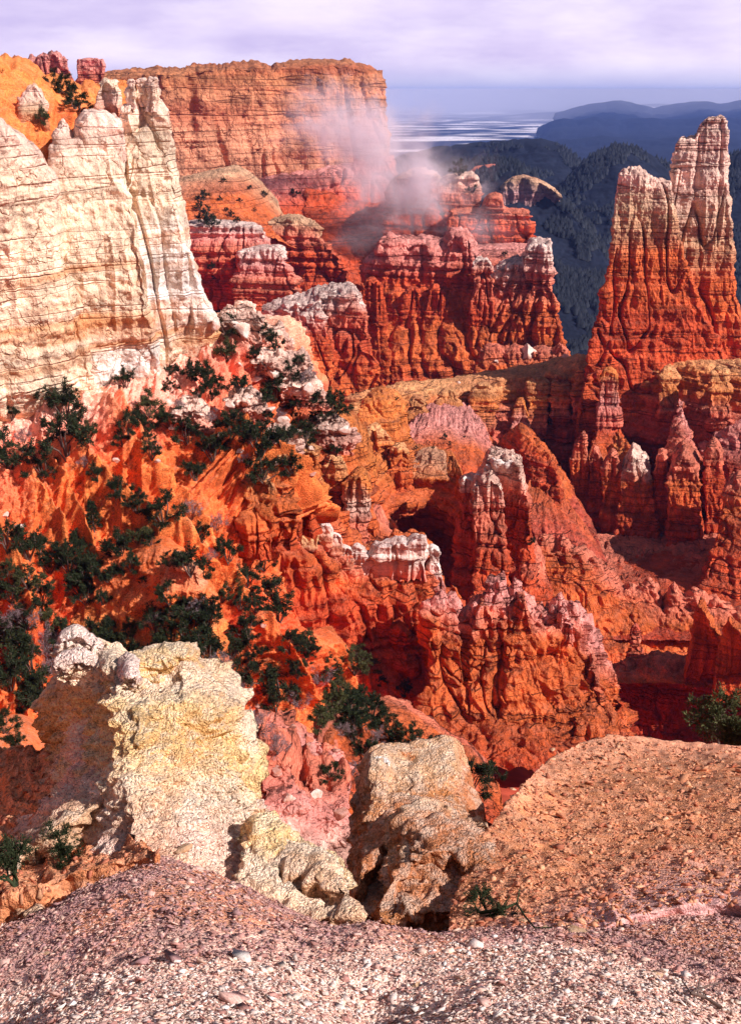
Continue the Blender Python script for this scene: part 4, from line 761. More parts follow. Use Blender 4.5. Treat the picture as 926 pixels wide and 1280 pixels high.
def build_ground():
    lr = np.concatenate([np.linspace(math.log(1.0), math.log(3.2), 12)[:-1], np.linspace(math.log(3.2), math.log(10), 340)[:-1], np.linspace(math.log(10), math.log(200), 380)[:-1],
                         np.linspace(math.log(200), math.log(2500), 220)[:-1], np.linspace(math.log(2500), math.log(24000), 240)])
    thv = np.radians(np.concatenate([np.linspace(-180, -28, 30)[:-1], np.linspace(-28, 28, 470), np.linspace(28, 180, 30)[1:]]))
    R, T = np.meshgrid(np.exp(lr), thv, indexing='ij'); X, Y = R*np.sin(T), R*np.cos(T)
    lc = lr[::4]; tc = thv[::2] if False else thv
    # coarse evaluation then interpolation along r (the control surface is smooth)
    lrc = np.linspace(lr[0], lr[-1], 150); Rc, Tc = np.meshgrid(np.exp(lrc), thv[::2], indexing='ij')
    Ec = gz(Rc*np.sin(Tc), Rc*np.cos(Tc))/Rc
    E1 = np.stack([np.interp(lr, lrc, Ec[:, j]) for j in range(Ec.shape[1])], 1)
    E = np.stack([np.interp(thv, thv[::2], E1[i]) for i in range(len(lr))], 0)
    Z = E*R
    P = np.stack([X, Y, Z*0], -1)
    near = 1-sm(9, 14, R)
    mid = sm(12, 30, R)*(1-sm(450, 700, R))
    far = sm(600, 1100, R)
    Z += near*(.05*fbm(P, .9, None, 1, 3) + .022*fbm(P, .16, None, 2, 2)) + (1-near)*(1-sm(20, 60, R))*.3*fbm(P, 2.5, None, 3, 3)
    Z += mid*(fbm(P, 16, None, 4, 4)*2.0)*sm(40, 110, R)
    hill = np.abs(fbm(P, 700, None, 6, 4)); Z += far*(1-sm(3200, 5200, R))*(fbm(P, 500, None, 7, 5)*55 + (.35-hill)*40)
    Z += sm(6000, 9000, R)*(1-sm(20000, 24000, R))*np.maximum(fbm(P, 5000, None, 8, 4)-.12, 0)*260
    P[..., 2] = Z
    c = lambda k: pal(k)[None, None]
    m1 = (fbm(P, .8, None, 12, 3)*.5+.5)[..., None]
    nearc = c('mauve')*(1-sm(.35, .65, m1)) + c('buff')*sm(.35, .65, m1)
    front = (1-sm(5.5, 6.3, R + .5*n3(P, 1.2, None, 9)))[..., None]
    nearc = nearc*(1-front) + c('pale')*front
    midc = c('orange')*(1-sm(40, 120, R))[..., None] + c('wine')*sm(40, 120, R)[..., None]
    Fm = fbm(P*[1, 1, 0], 60, None, 14, 4); scr = sm(.32, .55, Fm)[..., None]
    farc = c('forest')*(1-scr*.7) + c('mauve')*scr*.5
    SQ = np.stack([X*.45, Y*.8, 0*X], -1); fld = sm(-.02, .14, fbm(SQ, 1500, None, 15, 4) + .25*sm(5000, 9000, R) - .12*sm(9000, 12000, R) + .22*(1-sm(300, 2200, X)) - .05)[..., None]
    fine = sm(-.2, .3, fbm(SQ, 260, None, 17, 3))[..., None]
    plainc = (np.array([.012, .022, .05])[None, None])*(1-fld*fine) + c('plain')*fld*fine
    a = sm(9, 13, R)[..., None]; b = sm(430, 620, R)[..., None]; d = sm(3300, 4300, R + 500*n3(P, 900, None, 3))[..., None]
    col = nearc*(1-a) + midc*a; col = col*(1-b) + farc*b; col = col*(1-d) + plainc*d
    nr, nt_ = R.shape; idm = np.arange(nr*nt_).reshape(nr, nt_)
    q = np.stack([idm[:-1, :-1], idm[:-1, 1:], idm[1:, 1:], idm[1:, :-1]], -1).reshape(-1, 4)
    nn = np.cross(P[200, 201]-P[200, 200], P[201, 200]-P[200, 200])
    if nn[2] < 0: q = q[:, ::-1]
    # two materials: gravelly near, plain far
    o = mesh_from('ground', P.reshape(-1, 3), q, M['nearsoil'], col.reshape(-1, 3)); o.data.materials.append(M['farland'])
    rr = np.repeat(np.arange(nr-1), nt_-1); Rr = np.exp(lr)[rr]
    o.data.polygons.foreach_set('material_index', (Rr > 45).astype(np.int32)); tag(o, 'ground: gravel near by, canyon floor and valley beyond', None, None, 'structure')
    return o
def far_mat():
    m, nt, b = mat_new('far_land'); att = nd(nt, 'ShaderNodeAttribute', attribute_name='Col')
    geo = nd(nt, 'ShaderNodeNewGeometry'); n1 = noise_n(nt, geo.outputs['Position'], .05, 6, .7)
    c = mixc(nt, 1.0, att.outputs['Color'], nd_val(nt, rng_(nt, n1, .3, .7, .5, 1.6)), 'MULTIPLY'); lk(nt, c, b.inputs['Base Color']); return m
M['farland'] = far_mat()
build_ground()
# ------------------------------------------------------------------ far hills
HS = dict(fl=4, fs=60, fz=1, st=0, ro=14, rs=70, teeth=3, tf=30, fine=.1)
HL = []
def hill(name, Y, rows, cols, thick, seed, label, mat='farland', **st):
    o = massif(name, Y, rows, cols, thick, cl=[.5]*len(rows), mat=mat, style=S(HS, **st), seed=seed, label=label, cat=None, kind='structure', smoothu=4); HL.append(o); return o
hill('hill', 1000, ["540,222,1150 565,214 593,211 615,212 640,218 662,230 690,250 712,268 735,292 752,320 770,350,900", "540,250,1080 600,236 650,250 690,280 720,310 750,350 775,385,860", "540,320,960 600,320 650,330 690,350 720,380 750,410 790,440,800", "530,420,820 600,440 660,460 720,470 760,480 820,500,700"],
     ['forest','forest','forest','forest'], 160, 200, 'dark wooded hillside falling into the valley')
hill('ridge', 1700, ["470,212,1700 500,205 540,196 580,193 620,190 650,187 676,186 700,192 720,205 740,222 770,240,1500", "470,250,1500 540,235 620,232 700,240 790,280,1350", "470,320,1250 540,320 620,320 700,330 800,360,1200"], ['forest','forest','forest'], 260, 201, 'speckled ridge of scrub and pale earth beyond the wooded hillside', ro=22)
hill('hill', 1350, ["680,262,1300 705,232 730,210 755,197 772,192 790,196 810,206 840,222 880,240 940,262,1300", "670,300,1200 720,270 772,255 830,270 950,300,1200", "660,380,1000 720,370 780,360 850,370 960,380,1050"], ['forest','forest','forest'], 200, 202, 'dark pointed wooded hill left of the tallest spire')
hill('hill', 1250, ["895,215,1300 910,206 926,198 960,188 1000,192,1300", "890,260,1200 926,250 1010,245,1200", "880,420,850 926,420 1020,420,850"], ['forest','forest','forest'], 200, 203, 'dark wooded hill at the right edge behind the spire')
def lowhills(n, Y, crest, lab, sd):
    lo = ' '.join(f"{p.split(',')[0]},{float(p.split(',')[1])+14:.0f},{Y*.84:.0f}" for p in crest.split()); l2 = ' '.join(f"{p.split(',')[0]},{float(p.split(',')[1])+40:.0f},{Y*.7:.0f}" for p in crest.split())
    hill('hills', Y, [crest, lo, l2], ['forest','forest','forest'], Y*.12, sd, lab, fl=Y*.004, fs=Y*.06, ro=Y*.011, rs=Y*.08, teeth=Y*.0018, tf=Y*.03)
lowhills(1, 9500, "690,148 720,141 745,135 765,132 790,136 815,142 850,137 880,133 905,138 940,131 990,140", 'farthest blue ridge on the right side of the valley', 204)
lowhills(2, 6800, "668,168 680,163 690,158 700,156 710,158 740,154 775,160 810,155 850,158 890,151 930,156 990,150", 'middle blue ridge crossing the valley floor', 207)
lowhills(3, 4600, "640,196 660,190 680,186 700,184 720,183 750,180 800,186 860,180 930,184 990,178", 'nearest dark blue forest ridge on the valley floor', 208)
massif('valley_cliff', 1000, ["627,232,1010 640,224 655,222 668,226 682,232 694,240 701,248,985", "626,244 660,240 702,254", "628,262 665,262 700,264"], ['tan','mauve','mauve'], 40, mat='far', style=S(FARS, fl=5, fs=14, teeth=1, ro=3), seed=205, label='small greyish-tan cliff on the wooded hill beyond the central buttress', cat='cliff')
massif('red_slope', 1080, ["575,222,1090 595,211 615,209 640,214 662,226,1060", "580,228 620,222 660,236"], ['rose','red'], 60, cl=[.1,.1], mat='far', style=S(FARS, fl=1, teeth=.4, ro=3), seed=206, label='bare red earth patch on top of the wooded hill', cat='earth bank')
# ------------------------------------------------------------------ camera, sky, sun
cd = bpy.data.cameras.new('camera'); cam = bpy.data.objects.new('camera', cd); link(cam)
cam.rotation_euler = (math.radians(90)-PIT, 0, 0); cd.sensor_fit = 'VERTICAL'; cd.sensor_height = 24; cd.lens = 24*F/1280; cd.clip_start = .1; cd.clip_end = 120000
scene.camera = cam
SUN = Vector((.71, -.31, .63)).normalized()
sl = bpy.data.lights.new('sun', 'SUN'); sl.energy = 5.0; sl.angle = math.radians(.5); sl.color = (1.0, .925, .90)
so = bpy.data.objects.new('sun', sl); link(so); so.rotation_euler = SUN.to_track_quat('Z', 'Y').to_euler()
wd = bpy.data.worlds.new('World'); scene.world = wd; wd.use_nodes = True; nt = wd.node_tree; nt.nodes.clear()
out = nd(nt, 'ShaderNodeOutputWorld'); bg = nd(nt, 'ShaderNodeBackground'); bg.inputs['Strength'].default_value = 1.0
sky = nd(nt, 'ShaderNodeTexSky', sky_type='NISHITA', sun_disc=False); sky.sun_elevation = math.asin(SUN.z); sky.sun_rotation = math.atan2(SUN.x, SUN.y)
tc = nd(nt, 'ShaderNodeTexCoord'); sx = nd(nt, 'ShaderNodeSeparateXYZ'); lk(nt, tc.outputs['Generated'], sx.inputs[0])
skyd = mixc(nt, 1.0, sky.outputs[0], (.05, .05, .05), 'MULTIPLY')
cl1 = noise_n(nt, mapped(nt, tc.outputs['Generated'], (1.6, 1.6, 7.0)), 2.2, 6, .55)
cl2 = noise_n(nt, mapped(nt, tc.outputs['Generated'], (1, 1, 3.5)), 7.0, 5, .6)
cb = mixc(nt, rng_(nt, cl1, .36, .64, 0, 1), (.50, .43, .72), (.80, .70, .90))
cb = mixc(nt, rng_(nt, cl2, .45, .7, 0, .5), cb, (.92, .84, .95))
band = nd(nt, 'ShaderNodeMapRange', interpolation_type='SMOOTHSTEP', inp={1: .085, 2: .2, 3: 1, 4: .04}); lk(nt, sx.outputs['Z'], band.inputs[0])
low = nd(nt, 'ShaderNodeMapRange', interpolation_type='SMOOTHSTEP', inp={1: -.004, 2: .03, 3: .95, 4: 0}); lk(nt, sx.outputs['Z'], low.inputs[0]); cb = mixc(nt, low.outputs[0], cb, (.46, .47, .72))
fin = mixc(nt, band.outputs[0], skyd, cb); lk(nt, fin, bg.inputs['Color']); lk(nt, bg.outputs[0], out.inputs['Surface'])
scene.view_settings.view_transform = 'Standard'; scene.view_settings.look = 'None'; scene.view_settings.gamma = 1; scene.view_settings.exposure = 0.3
scene.cycles.volume_bounces = 4; scene.cycles.max_bounces = 6; scene.cycles.diffuse_bounces = 3; scene.cycles.use_denoising = True
# haze
def box_obj(name, lo, hi, mat):
    x0, y0, z0 = lo; x1, y1, z1 = hi
    V = np.array([(x, y, z) for z in (z0, z1) for y in (y0, y1) for x in (x0, x1)], float)
    Fc = np.array([(0,2,3,1),(4,5,7,6),(0,1,5,4),(2,6,7,3),(0,4,6,2),(1,3,7,5)])
    return mesh_from(name, V, Fc, mat, smooth=False)
def vol_mat(name, color, dens, noise=None, aniso=0.0, emis=None):
    m = bpy.data.materials.new(name); m.use_nodes = True; nt = m.node_tree; nt.nodes.clear()
    o = nd(nt, 'ShaderNodeOutputMaterial'); v = nd(nt, 'ShaderNodeVolumePrincipled'); v.inputs['Color'].default_value = (*color, 1); v.inputs['Density'].default_value = dens
    v.inputs['Anisotropy'].default_value = aniso
    lk(nt, v.outputs[0], o.inputs['Volume']); return m, nt, v
hm, _, _ = vol_mat('haze_air', (.24, .38, 1.0), HAZE)
tag(box_obj('haze', (-24800, -24800, -420), (24800, 24800, 27), hm), 'blue distance haze', None, None, 'stuff')
def mist(cx, cy, Y, w, h, d, dens, seed, label):
    m, nt, v = vol_mat('mist_air', (1.0, .90, .96), dens, aniso=-.35); c = P3(cx, cy, Y); s = Y/F
    tcn = nd(nt, 'ShaderNodeTexCoord'); 
    ln = nd(nt, 'ShaderNodeVectorMath', operation='LENGTH'); lk(nt, tcn.outputs['Object'], ln.inputs[0])
    ns = nd(nt, 'ShaderNodeTexNoise', inp={'Scale': 1.9, 'Detail': 6.0, 'Roughness': .66, 'Distortion': 1.0})
    ad = nd(nt, 'ShaderNodeVectorMath', operation='ADD'); lk(nt, tcn.outputs['Object'], ad.inputs[0]); ad.inputs[1].default_value = (seed, seed*2, 0); lk(nt, ad.outputs[0], ns.inputs['Vector'])
    r_ = rng_(nt, ln.outputs['Value'], .0, .97, .45, -.22); k = mul(nt, mul(nt, ns.outputs['Fac'], .45, 'SUBTRACT'), 1.9)
    k = mul(nt, k, r_, 'ADD'); k = mul(nt, k, 0.0, 'MAXIMUM'); k = mul(nt, mul(nt, k, k), dens*6); lk(nt, k, v.inputs['Density'])
    bpy_ = []; me = bpy.data.meshes.new('mist'); import bmesh
    bm = bmesh.new(); bmesh.ops.create_icosphere(bm, subdivisions=3, radius=1.0); bm.to_mesh(me); bm.free(); me.materials.append(m)
    o = bpy.data.objects.new('mist', me); link(o); o.location = Vector(c); o.scale = (w*s/2, d, h*s/2); tag(o, label, None, None, 'stuff')
mist(515, 245, 462, 250, 200, 24, .075, 3.3, 'wisp of mist over the crest of the central buttress')
mist(420, 150, 560, 200, 130, 22, .075, 8.1, 'thin mist against the face of the distant flat-topped cliff')
mist(600, 285, 420, 150, 90, 12, .035, 5.7, 'small puff of mist in front of the red block tier')
mist(465, 190, 520, 190, 210, 20, .075, 1.9, 'mist hanging off the right corner of the distant flat-topped cliff')

mb_, _, _ = vol_mat('cloud_bank_air', (.97, .93, 1.0), 2.4e-4)  # low cloud bank added inside the haze to pale and soften the horizon
tag(box_obj('cloud_bank', (-20000, 8500, -400), (20000, 24400, 26), mb_), 'low white cloud bank lying over the far plain', None, None, 'stuff')
# ================================================================== PLANTS, BOULDERS, GRAVEL
bpy.context.view_layer.update(); DG = bpy.context.evaluated_depsgraph_get()
HIDE = {'haze', 'mist', 'cloud_bank'}
for o in list(scene.objects):
    if o.name.split('.')[0] in HIDE: o.hide_viewport = True
bpy.context.view_layer.update(); DG = bpy.context.evaluated_depsgraph_get()
def cast(px, py, miny=0.0):
    v = Vector(P3(px, py, 1.0)); d = v.normalized()
    ok, loc, nor, idx, ob, _ = scene.ray_cast(DG, v*miny, d, distance=20000)
    return (loc, nor, ob) if ok else (None, None, None)
def leaf_mat(name, c1, c2, rough=.7):
    m, nt, b = mat_new(name, rough); oi = nd(nt, 'ShaderNodeObjectInfo'); geo = nd(nt, 'ShaderNodeNewGeometry')
    r = mul(nt, mul(nt, geo.outputs['Random Per Island'], .8), mul(nt, oi.outputs['Random'], .2), 'ADD'); c = mixc(nt, r, c1, c2); lk(nt, c, b.inputs['Base Color']); return m
LEAF = [leaf_mat('dark_green_needles', (.007,.011,.005), (.045,.058,.024)), leaf_mat('olive_needles', (.016,.02,.008), (.11,.11,.04)), leaf_mat('dry_grey_twigs', (.16,.10,.11), (.42,.31,.33))]
BARK = leaf_mat('grey_bark', (.10,.06,.045), (.18,.12,.10))
def tube(p0, p1, r0, r1, k=5):
    p0, p1 = np.array(p0, float), np.array(p1, float); d = p1-p0; d /= np.linalg.norm(d)+1e-9
    a = np.cross(d, [0, 0, 1.0]); a = a/np.linalg.norm(a) if np.linalg.norm(a) > .1 else np.array([1.0, 0, 0]); b = np.cross(d, a)
    an = np.linspace(0, 2*math.pi, k, endpoint=False); c = np.cos(an)[:, None]*a + np.sin(an)[:, None]*b
    V = np.concatenate([p0+c*r0, p1+c*r1]); i = np.arange(k); Q = np.stack([i, (i+1) % k, (i+1) % k+k, i+k], -1); return V, Q
class MB:
    def __init__(s): s.V = []; s.F = []; s.n = 0
    def add(s, V, Q): s.V.append(V); s.F.append(Q+s.n); s.n += len(V)
    def mesh(s, name, mat, smooth=False):
        V = np.concatenate(s.V); Q = np.concatenate(s.F); me = bpy.data.meshes.new(name)
        me.vertices.add(len(V)); me.vertices.foreach_set('co', V.astype(f32).ravel()); me.loops.add(Q.size); me.loops.foreach_set('vertex_index', Q.ravel().astype(np.int32))
        me.polygons.add(len(Q)); k = Q.shape[1]; me.polygons.foreach_set('loop_start', np.arange(0, Q.size, k, dtype=np.int32)); me.polygons.foreach_set('loop_total', np.full(len(Q), k, np.int32))
        if smooth: me.polygons.foreach_set('use_smooth', np.ones(len(Q), bool))
        me.update(calc_edges=True); me.materials.append(mat); return me
def blades(mb, tips, dirs, n, L, w, spread, rg):
    for t, d in zip(tips, dirs):
        dd = d + rg.normal(size=(n, 3))*spread; dd /= np.linalg.norm(dd, axis=1)[:, None]; l = L*rg.uniform(.5, 1.2, n)[:, None]
        s = np.cross(dd, rg.normal(size=(n, 3))); s /= np.linalg.norm(s, axis=1)[:, None]+1e-9; s *= w*rg.uniform(.6, 1.3, n)[:, None]
        b = t + rg.normal(size=(n, 3))*L*.2
        V = np.stack([b-s*.5, b+dd*l*.6-s, b+dd*l, b+dd*l*.6+s], 1).reshape(-1, 3); Q = np.arange(4*n).reshape(n, 4); mb.add(V, Q)
def make_shrub(kind, seed):
    """unit shrub about 1 m wide and 0.9 m tall, base at the origin"""
    rg = np.random.default_rng(seed); st = MB(); fo = MB(); tips = []; dirs = []
    nb = {'shrub': 9, 'dead': 16, 'conifer': 1}[kind]
    if kind == 'conifer':
        V, Q = tube((0,0,-.1), (0,0,1.5), .05, .008); st.add(V, Q)
        for i in range(46):
            z = .18 + 1.3*i/46; a = i*2.4; r = .42*(1-z/1.65)*rg.uniform(.7, 1.2); e = np.array([math.cos(a)*r, math.sin(a)*r, z-.06])
            V, Q = tube((0,0,z), e, .012, .004, 3); st.add(V, Q); 
            for f in (.45, .75, 1): tips.append(np.array([0,0,z])*(1-f)+e*f); dirs.append(np.array([math.cos(a), math.sin(a), .2]))
        blades(fo, tips, dirs, 16, .13, .016, .5, rg)
    else:
        for i in range(nb):
            a = i*2.4 + rg.uniform(-.4, .4); el = rg.uniform(.15, 1.45); r = rg.uniform(.32, .56)
            e = np.array([math.cos(a)*math.cos(el)*r, math.sin(a)*math.cos(el)*r, .10+math.sin(el)*r*1.25]); m = e*.5 + rg.normal(size=3)*.05; m[2] += .03
            w = .022 if kind == 'shrub' else .014
            for p, q, r0, r1 in (((0,0,-.12), m, w, w*.7), (m, e, w*.7, w*.3)): V, Q = tube(p, q, r0, r1, 4); st.add(V, Q)
            nsub = 6 if kind == 'shrub' else 5
            for k in range(nsub):
                f = rg.uniform(.35, 1.05); b = m*(1-f)+e*f; dv = e/np.linalg.norm(e)*.7 + rg.normal(size=3)*.6; dv /= np.linalg.norm(dv); t = b + dv*rg.uniform(.08, .20)
                V, Q = tube(b, t, w*.35, w*.15, 3); st.add(V, Q); tips.append(t); dirs.append(dv); tips.append((b+t)/2); dirs.append(dv)
                if kind == 'dead':
                    for _ in range(3):
                        t2 = t + (dv+rg.normal(size=3)*.6)*.12; V, Q = tube(t, t2, w*.2, w*.06, 3); st.add(V, Q)
        if kind == 'shrub': blades(fo, tips, dirs, 34, .10, .0085, .7, rg)
        else: blades(fo, tips, dirs, 9, .13, .0045, .6, rg)
    return st.mesh('stem', BARK), fo
PROTO = {}
for k, (kind, mats, ns) in {'shrub': ('shrub', (0, 1), 5), 'dead': ('dead', (2,), 3), 'conifer': ('conifer', (0,), 1)}.items():
    PROTO[k] = []
    for s_ in range(ns):
        sm_, fo = make_shrub(kind, 40+s_*7+len(k)); 
        PROTO[k].append((sm_, [fo.mesh('foliage', LEAF[m]) for m in mats]))
# plants read off the photograph: centre px, centre py, width in px, kind (g dark, o olive, d dry, c conifer)
PL = """73,103,34,g 98,124,40,g 55,148,20,o 86,112,22,g 15,510,34,g 47,488,24,g 12,560,62,g 84,508,46,g 85,548,62,g 112,541,30,o 55,582,34,g 64,530,24,g
160,530,32,g 172,522,30,g 190,562,30,g 186,545,22,g 215,460,22,g 240,462,34,g 258,468,40,g 265,488,26,g 283,405,38,g 270,392,24,g 285,438,38,o 235,540,40,g 243,588,36,g 212,482,20,g 297,480,28,g 345,485,46,g
330,498,26,g 365,505,30,g 418,505,38,g 404,500,24,g 392,494,20,g 288,535,36,g 325,552,46,g 328,584,40,g 312,545,24,d 365,580,34,g 382,540,26,g 302,508,22,g 360,462,26,g 420,560,22,g 122,590,26,g 150,608,38,g 172,627,34,g 205,637,44,g 118,648,26,c
150,680,42,g 178,724,12,g 252,668,28,g 270,652,26,d 240,640,26,d 310,720,40,g 330,700,30,g 285,690,32,g 262,692,22,d 10,670,46,g 35,682,46,g 62,700,40,g 88,703,38,g 22,722,50,g 52,740,40,g 120,704,24,g 98,720,26,g
20,790,52,g 32,770,36,d 62,800,40,d 15,842,60,g 50,850,56,g 40,822,46,g 85,790,44,g 110,812,46,g 98,840,36,g 140,800,42,g 160,820,42,g 180,828,44,g 128,780,34,g 45,872,40,g 212,802,44,g 236,785,56,g 258,800,44,g 290,800,48,g 262,768,38,g
310,780,46,g 304,830,50,g 330,845,46,g 352,850,46,g 348,760,46,g 362,800,38,g 382,806,32,g 396,838,40,d 372,828,26,g 412,832,30,g 340,735,40,g 318,745,34,g 225,820,34,d 275,828,30,d 300,862,30,d 345,880,28,g 372,872,28,d
440,890,52,g 465,885,40,g 422,872,32,g 452,868,30,g 430,910,26,d 322,905,34,d 346,930,30,d 500,936,46,g 530,945,42,g 488,906,30,g 515,915,26,g 588,970,50,g 560,945,32,g 612,966,30,g 572,985,26,d 412,960,30,g 442,958,22,d 470,920,26,d
540,930,24,g 250,752,30,d 195,778,26,d 220,762,30,g 300,752,28,g 278,742,24,g 72,828,34,d 5,905,34,g 8,940,34,g 22,925,22,g 255,245,16,g 250,258,14,g 257,270,22,g 264,278,16,g 280,225,7,g 300,250,6,g 330,243,10,g 318,262,6,g
312,234,7,g 289,268,9,g 296,275,9,g 283,262,7,g 275,248,7,g 369,240,12,g 265,332,12,g 268,346,8,g 283,355,7,g 520,559,6,g 541,559,5,g 556,546,8,g 562,553,6,g 580,546,4,g 574,212,20,g 590,236,14,g 553,268,8,g 574,270,7,g 630,318,8,g
496,497,7,g 663,676,10,g 505,860,20,g 475,850,18,g 195,560,16,d 224,505,18,d 345,520,22,d 308,575,20,d 262,520,18,d 105,575,18,d 30,545,20,d 396,520,20,g 350,548,24,g 270,560,20,g 335,520,20,g 372,470,16,g 250,490,18,g 205,520,18,g 344,428,24,g 372,452,22,g 330,412,18,g 386,470,18,d 318,440,20,g"""
_rx = random.Random(4); _pl = []
def _fill(n, poly):
    k = 0
    while k < n:
        t = _rx.random(); u = _rx.random(); x, y = poly(t, u)
        if all(math.hypot(x-a, y-b) > 15 for a, b in _pl): _pl.append((x, y)); k += 1
_fill(34, lambda t, u: (t*215, 655+u*215)); _n1 = len(_pl); _fill(30, lambda t, u: (200+t*270, 735+t*150+(u-.5)*120)); _fill(14, lambda t, u: (150+t*270, 470+t*30+u*90))
PL += ' ' + ' '.join(f"{x:.0f},{y:.0f},{_rx.choice([22,28,34,40])},{_rx.choice('ggggo')}" for x, y in _pl)
LAND = [(85,110,'the dark hollow on the orange hilltop'),(130,470,'the foot of the pale bluff'),(20,530,'the left edge below the leftmost bluff'),(85,530,'the pale strip under the leftmost bluff'),(180,545,'the pale-topped spur'),(283,420,'the white boulder'),
 (250,470,'the foot of the pale tower'),(330,490,'the stony patch'),(410,505,'the right rim of the slope'),(325,565,'the rubble patch'),(240,560,'the steep orange spur'),(160,620,'the long bright spur'),(120,650,'the orange ribs'),(250,665,'the shaded flank of the steep spur'),
 (320,715,'the left end of the blocky white ridge'),(30,690,'the left edge at mid height'),(90,705,'the foot of the orange ribs'),(25,790,'the left edge above the sand patch'),(60,850,'the sand patch'),(130,805,'the top of the yellow outcrop'),(240,790,'the rounded pinnacle'),
 (310,830,'the gully above the yellow outcrop'),(360,770,'the base of the blocky white ridge'),(395,840,'the foot of the red wall'),(445,885,'the red-orange gully side'),(330,915,'the pink rock wall'),(510,935,'the foot of the tall orange fin'),(590,965,'the grey-brown rock'),
 (8,930,'the brown flank of the near outcrop'),(260,260,'the left side of the far talus cone'),(310,250,'the far talus cone'),(275,345,'the banded cliff'),(550,550,'the orange talus fan'),(575,240,'the misty crest'),(650,500,'the gold band')]
def side(px, py, lx, ly):
    dx, dy = px-lx, py-ly; s = []
    if abs(dy) > 9: s.append('below' if dy > 0 else 'above')
    if abs(dx) > 9: s.append('right of' if dx > 0 else 'left of')
    return {'below right of': 'lower right of', 'below left of': 'lower left of', 'above right of': 'upper right of', 'above left of': 'upper left of'}.get(' '.join(s), ' '.join(s) or 'beside')
ORD = ['leftmost', 'second from left', 'third from left', 'fourth from left', 'fifth from left', 'sixth from left', 'seventh from left', 'eighth from left', 'ninth from left', 'tenth from left', 'eleventh from left', 'twelfth from left']
KN = {'g': 'dark green shrub', 'o': 'olive green shrub', 'd': 'dry grey shrub', 'c': 'small pointed conifer'}
plants = []
for t in PL.split():
    a = t.split(','); px, py, w, k = float(a[0]), float(a[1]), float(a[2]), a[3]
    j = min(range(len(LAND)), key=lambda i: math.hypot(px-LAND[i][0], py-LAND[i][1])); sz = 'large' if w >= 44 else 'medium' if w >= 30 else 'small' if w > 15 else 'tiny'
    plants.append([px, py, w, k, f"{sz} {KN[k]} {side(px, py, LAND[j][0], LAND[j][1])} {LAND[j][2]}".replace('the left end of the blocky', 'the blocky').replace('the left edge above the sand', 'the sand').replace('the shaded flank of the steep spur', 'the steep spur flank')])
from collections import defaultdict
grp = defaultdict(list)
for p in plants: grp[p[4]].append(p)
for lab, ps in grp.items():
    if len(ps) > 1:
        for i, p in enumerate(sorted(ps, key=lambda p: p[0])): p[4] = f"{ORD[i]} {lab}"
for i, (px, py, w, k, lab) in enumerate(plants):
    h = w*.9 if k != 'c' else w*1.5
    loc, nor, ob = cast(px, py+h*.38, 25)
    if loc is None: loc, nor, ob = cast(px, py+h*.2, 25)
    if loc is None: continue
    dist = loc.y*CP - loc.z*SP; s = w*random.uniform(.95, 1.2)*dist/F
    kk = {'g': 'shrub', 'o': 'shrub', 'd': 'dead', 'c': 'conifer'}[k]; ps = PROTO[kk]; st_, fo_ = ps[i % len(ps)]; fm = fo_[1 if (k == 'o' and len(fo_) > 1) else 0]
    nm = {'shrub': 'shrub', 'dead': 'dry_shrub', 'conifer': 'conifer'}[kk]
    root = empty(nm, loc - Vector((0, 0, .04*s))); root.rotation_euler = (random.uniform(-.12, .12), random.uniform(-.12, .12), random.uniform(0, 6.28)); sc = s*random.uniform(.92, 1.08); root.scale = (sc, sc, sc*random.uniform(.85, 1.1))
    tag(root, lab, 'conifer' if kk == 'conifer' else 'shrub', 'shrubs scattered over the slopes')
    for nme, me in (('stem', st_), ('foliage', fm)):
        c = bpy.data.objects.new(nme, me); link(c, root)
# ------------------------------------------------------------------ boulders
def boulder_mesh(seed, sub=4, name='boulder'):
    import bmesh
    rg = np.random.default_rng(seed); bm = bmesh.new(); bmesh.ops.create_icosphere(bm, subdivisions=sub, radius=1.0)
    V = np.array([v.co[:] for v in bm.verts]); 
    for _ in range(16):
        n = rg.normal(size=3); n /= np.linalg.norm(n); c = rg.uniform(.38, .78); dd = V@n; V = V - np.maximum(dd-c, 0)[:, None]*n*.92
    V *= np.array([1, rg.uniform(.75, 1), rg.uniform(.6, .85)]); r = V/np.linalg.norm(V, axis=1)[:, None]
    V = V + r*(.07*fbm(V, .4, None, seed, 4) + .03*n3(V, .12, None, seed))[:, None]
    for v, c in zip(bm.verts, V): v.co = c
    me = bpy.data.meshes.new(name); bm.to_mesh(me); bm.free(); me.polygons.foreach_set('use_smooth', np.ones(len(me.polygons), bool)); return me
def stone_mat(name, base, var, S_, bump=.5):
    m, nt, b = mat_new(name); tcn = nd(nt, 'ShaderNodeTexCoord'); oi = nd(nt, 'ShaderNodeObjectInfo'); p = tcn.outputs['Object']
    c = mixc(nt, rng_(nt, noise_n(nt, p, 1.3, 5, .65), .35, .65, 0, 1), base, var); c = mixc(nt, .7, c, nd_val(nt, rng_(nt, noise_n(nt, p, 9, 4, .8), .3, .7, .5, 1.4)), 'MULTIPLY')
    lk(nt, c, b.inputs['Base Color']); bn = nd(nt, 'ShaderNodeBump', inp={'Strength': bump, 'Distance': S_}); lk(nt, noise_n(nt, p, 3.0, 8, .7), bn.inputs['Height']); lk(nt, bn.outputs[0], b.inputs['Normal']); return m
SM = {'w': stone_mat('white_boulder', (.84,.70,.62), (.66,.36,.26), .25), 'p': stone_mat('pink_boulder', (.62,.34,.28), (.42,.16,.10), .25), 't': stone_mat('tan_stone', (.66,.46,.30), (.46,.24,.12), .05)}
BM = {k: [boulder_mesh(200+ord(k)+i) for i in range(4)] for k in SM}
for k in BM:
    for me in BM[k]: me.materials.append(SM[k])
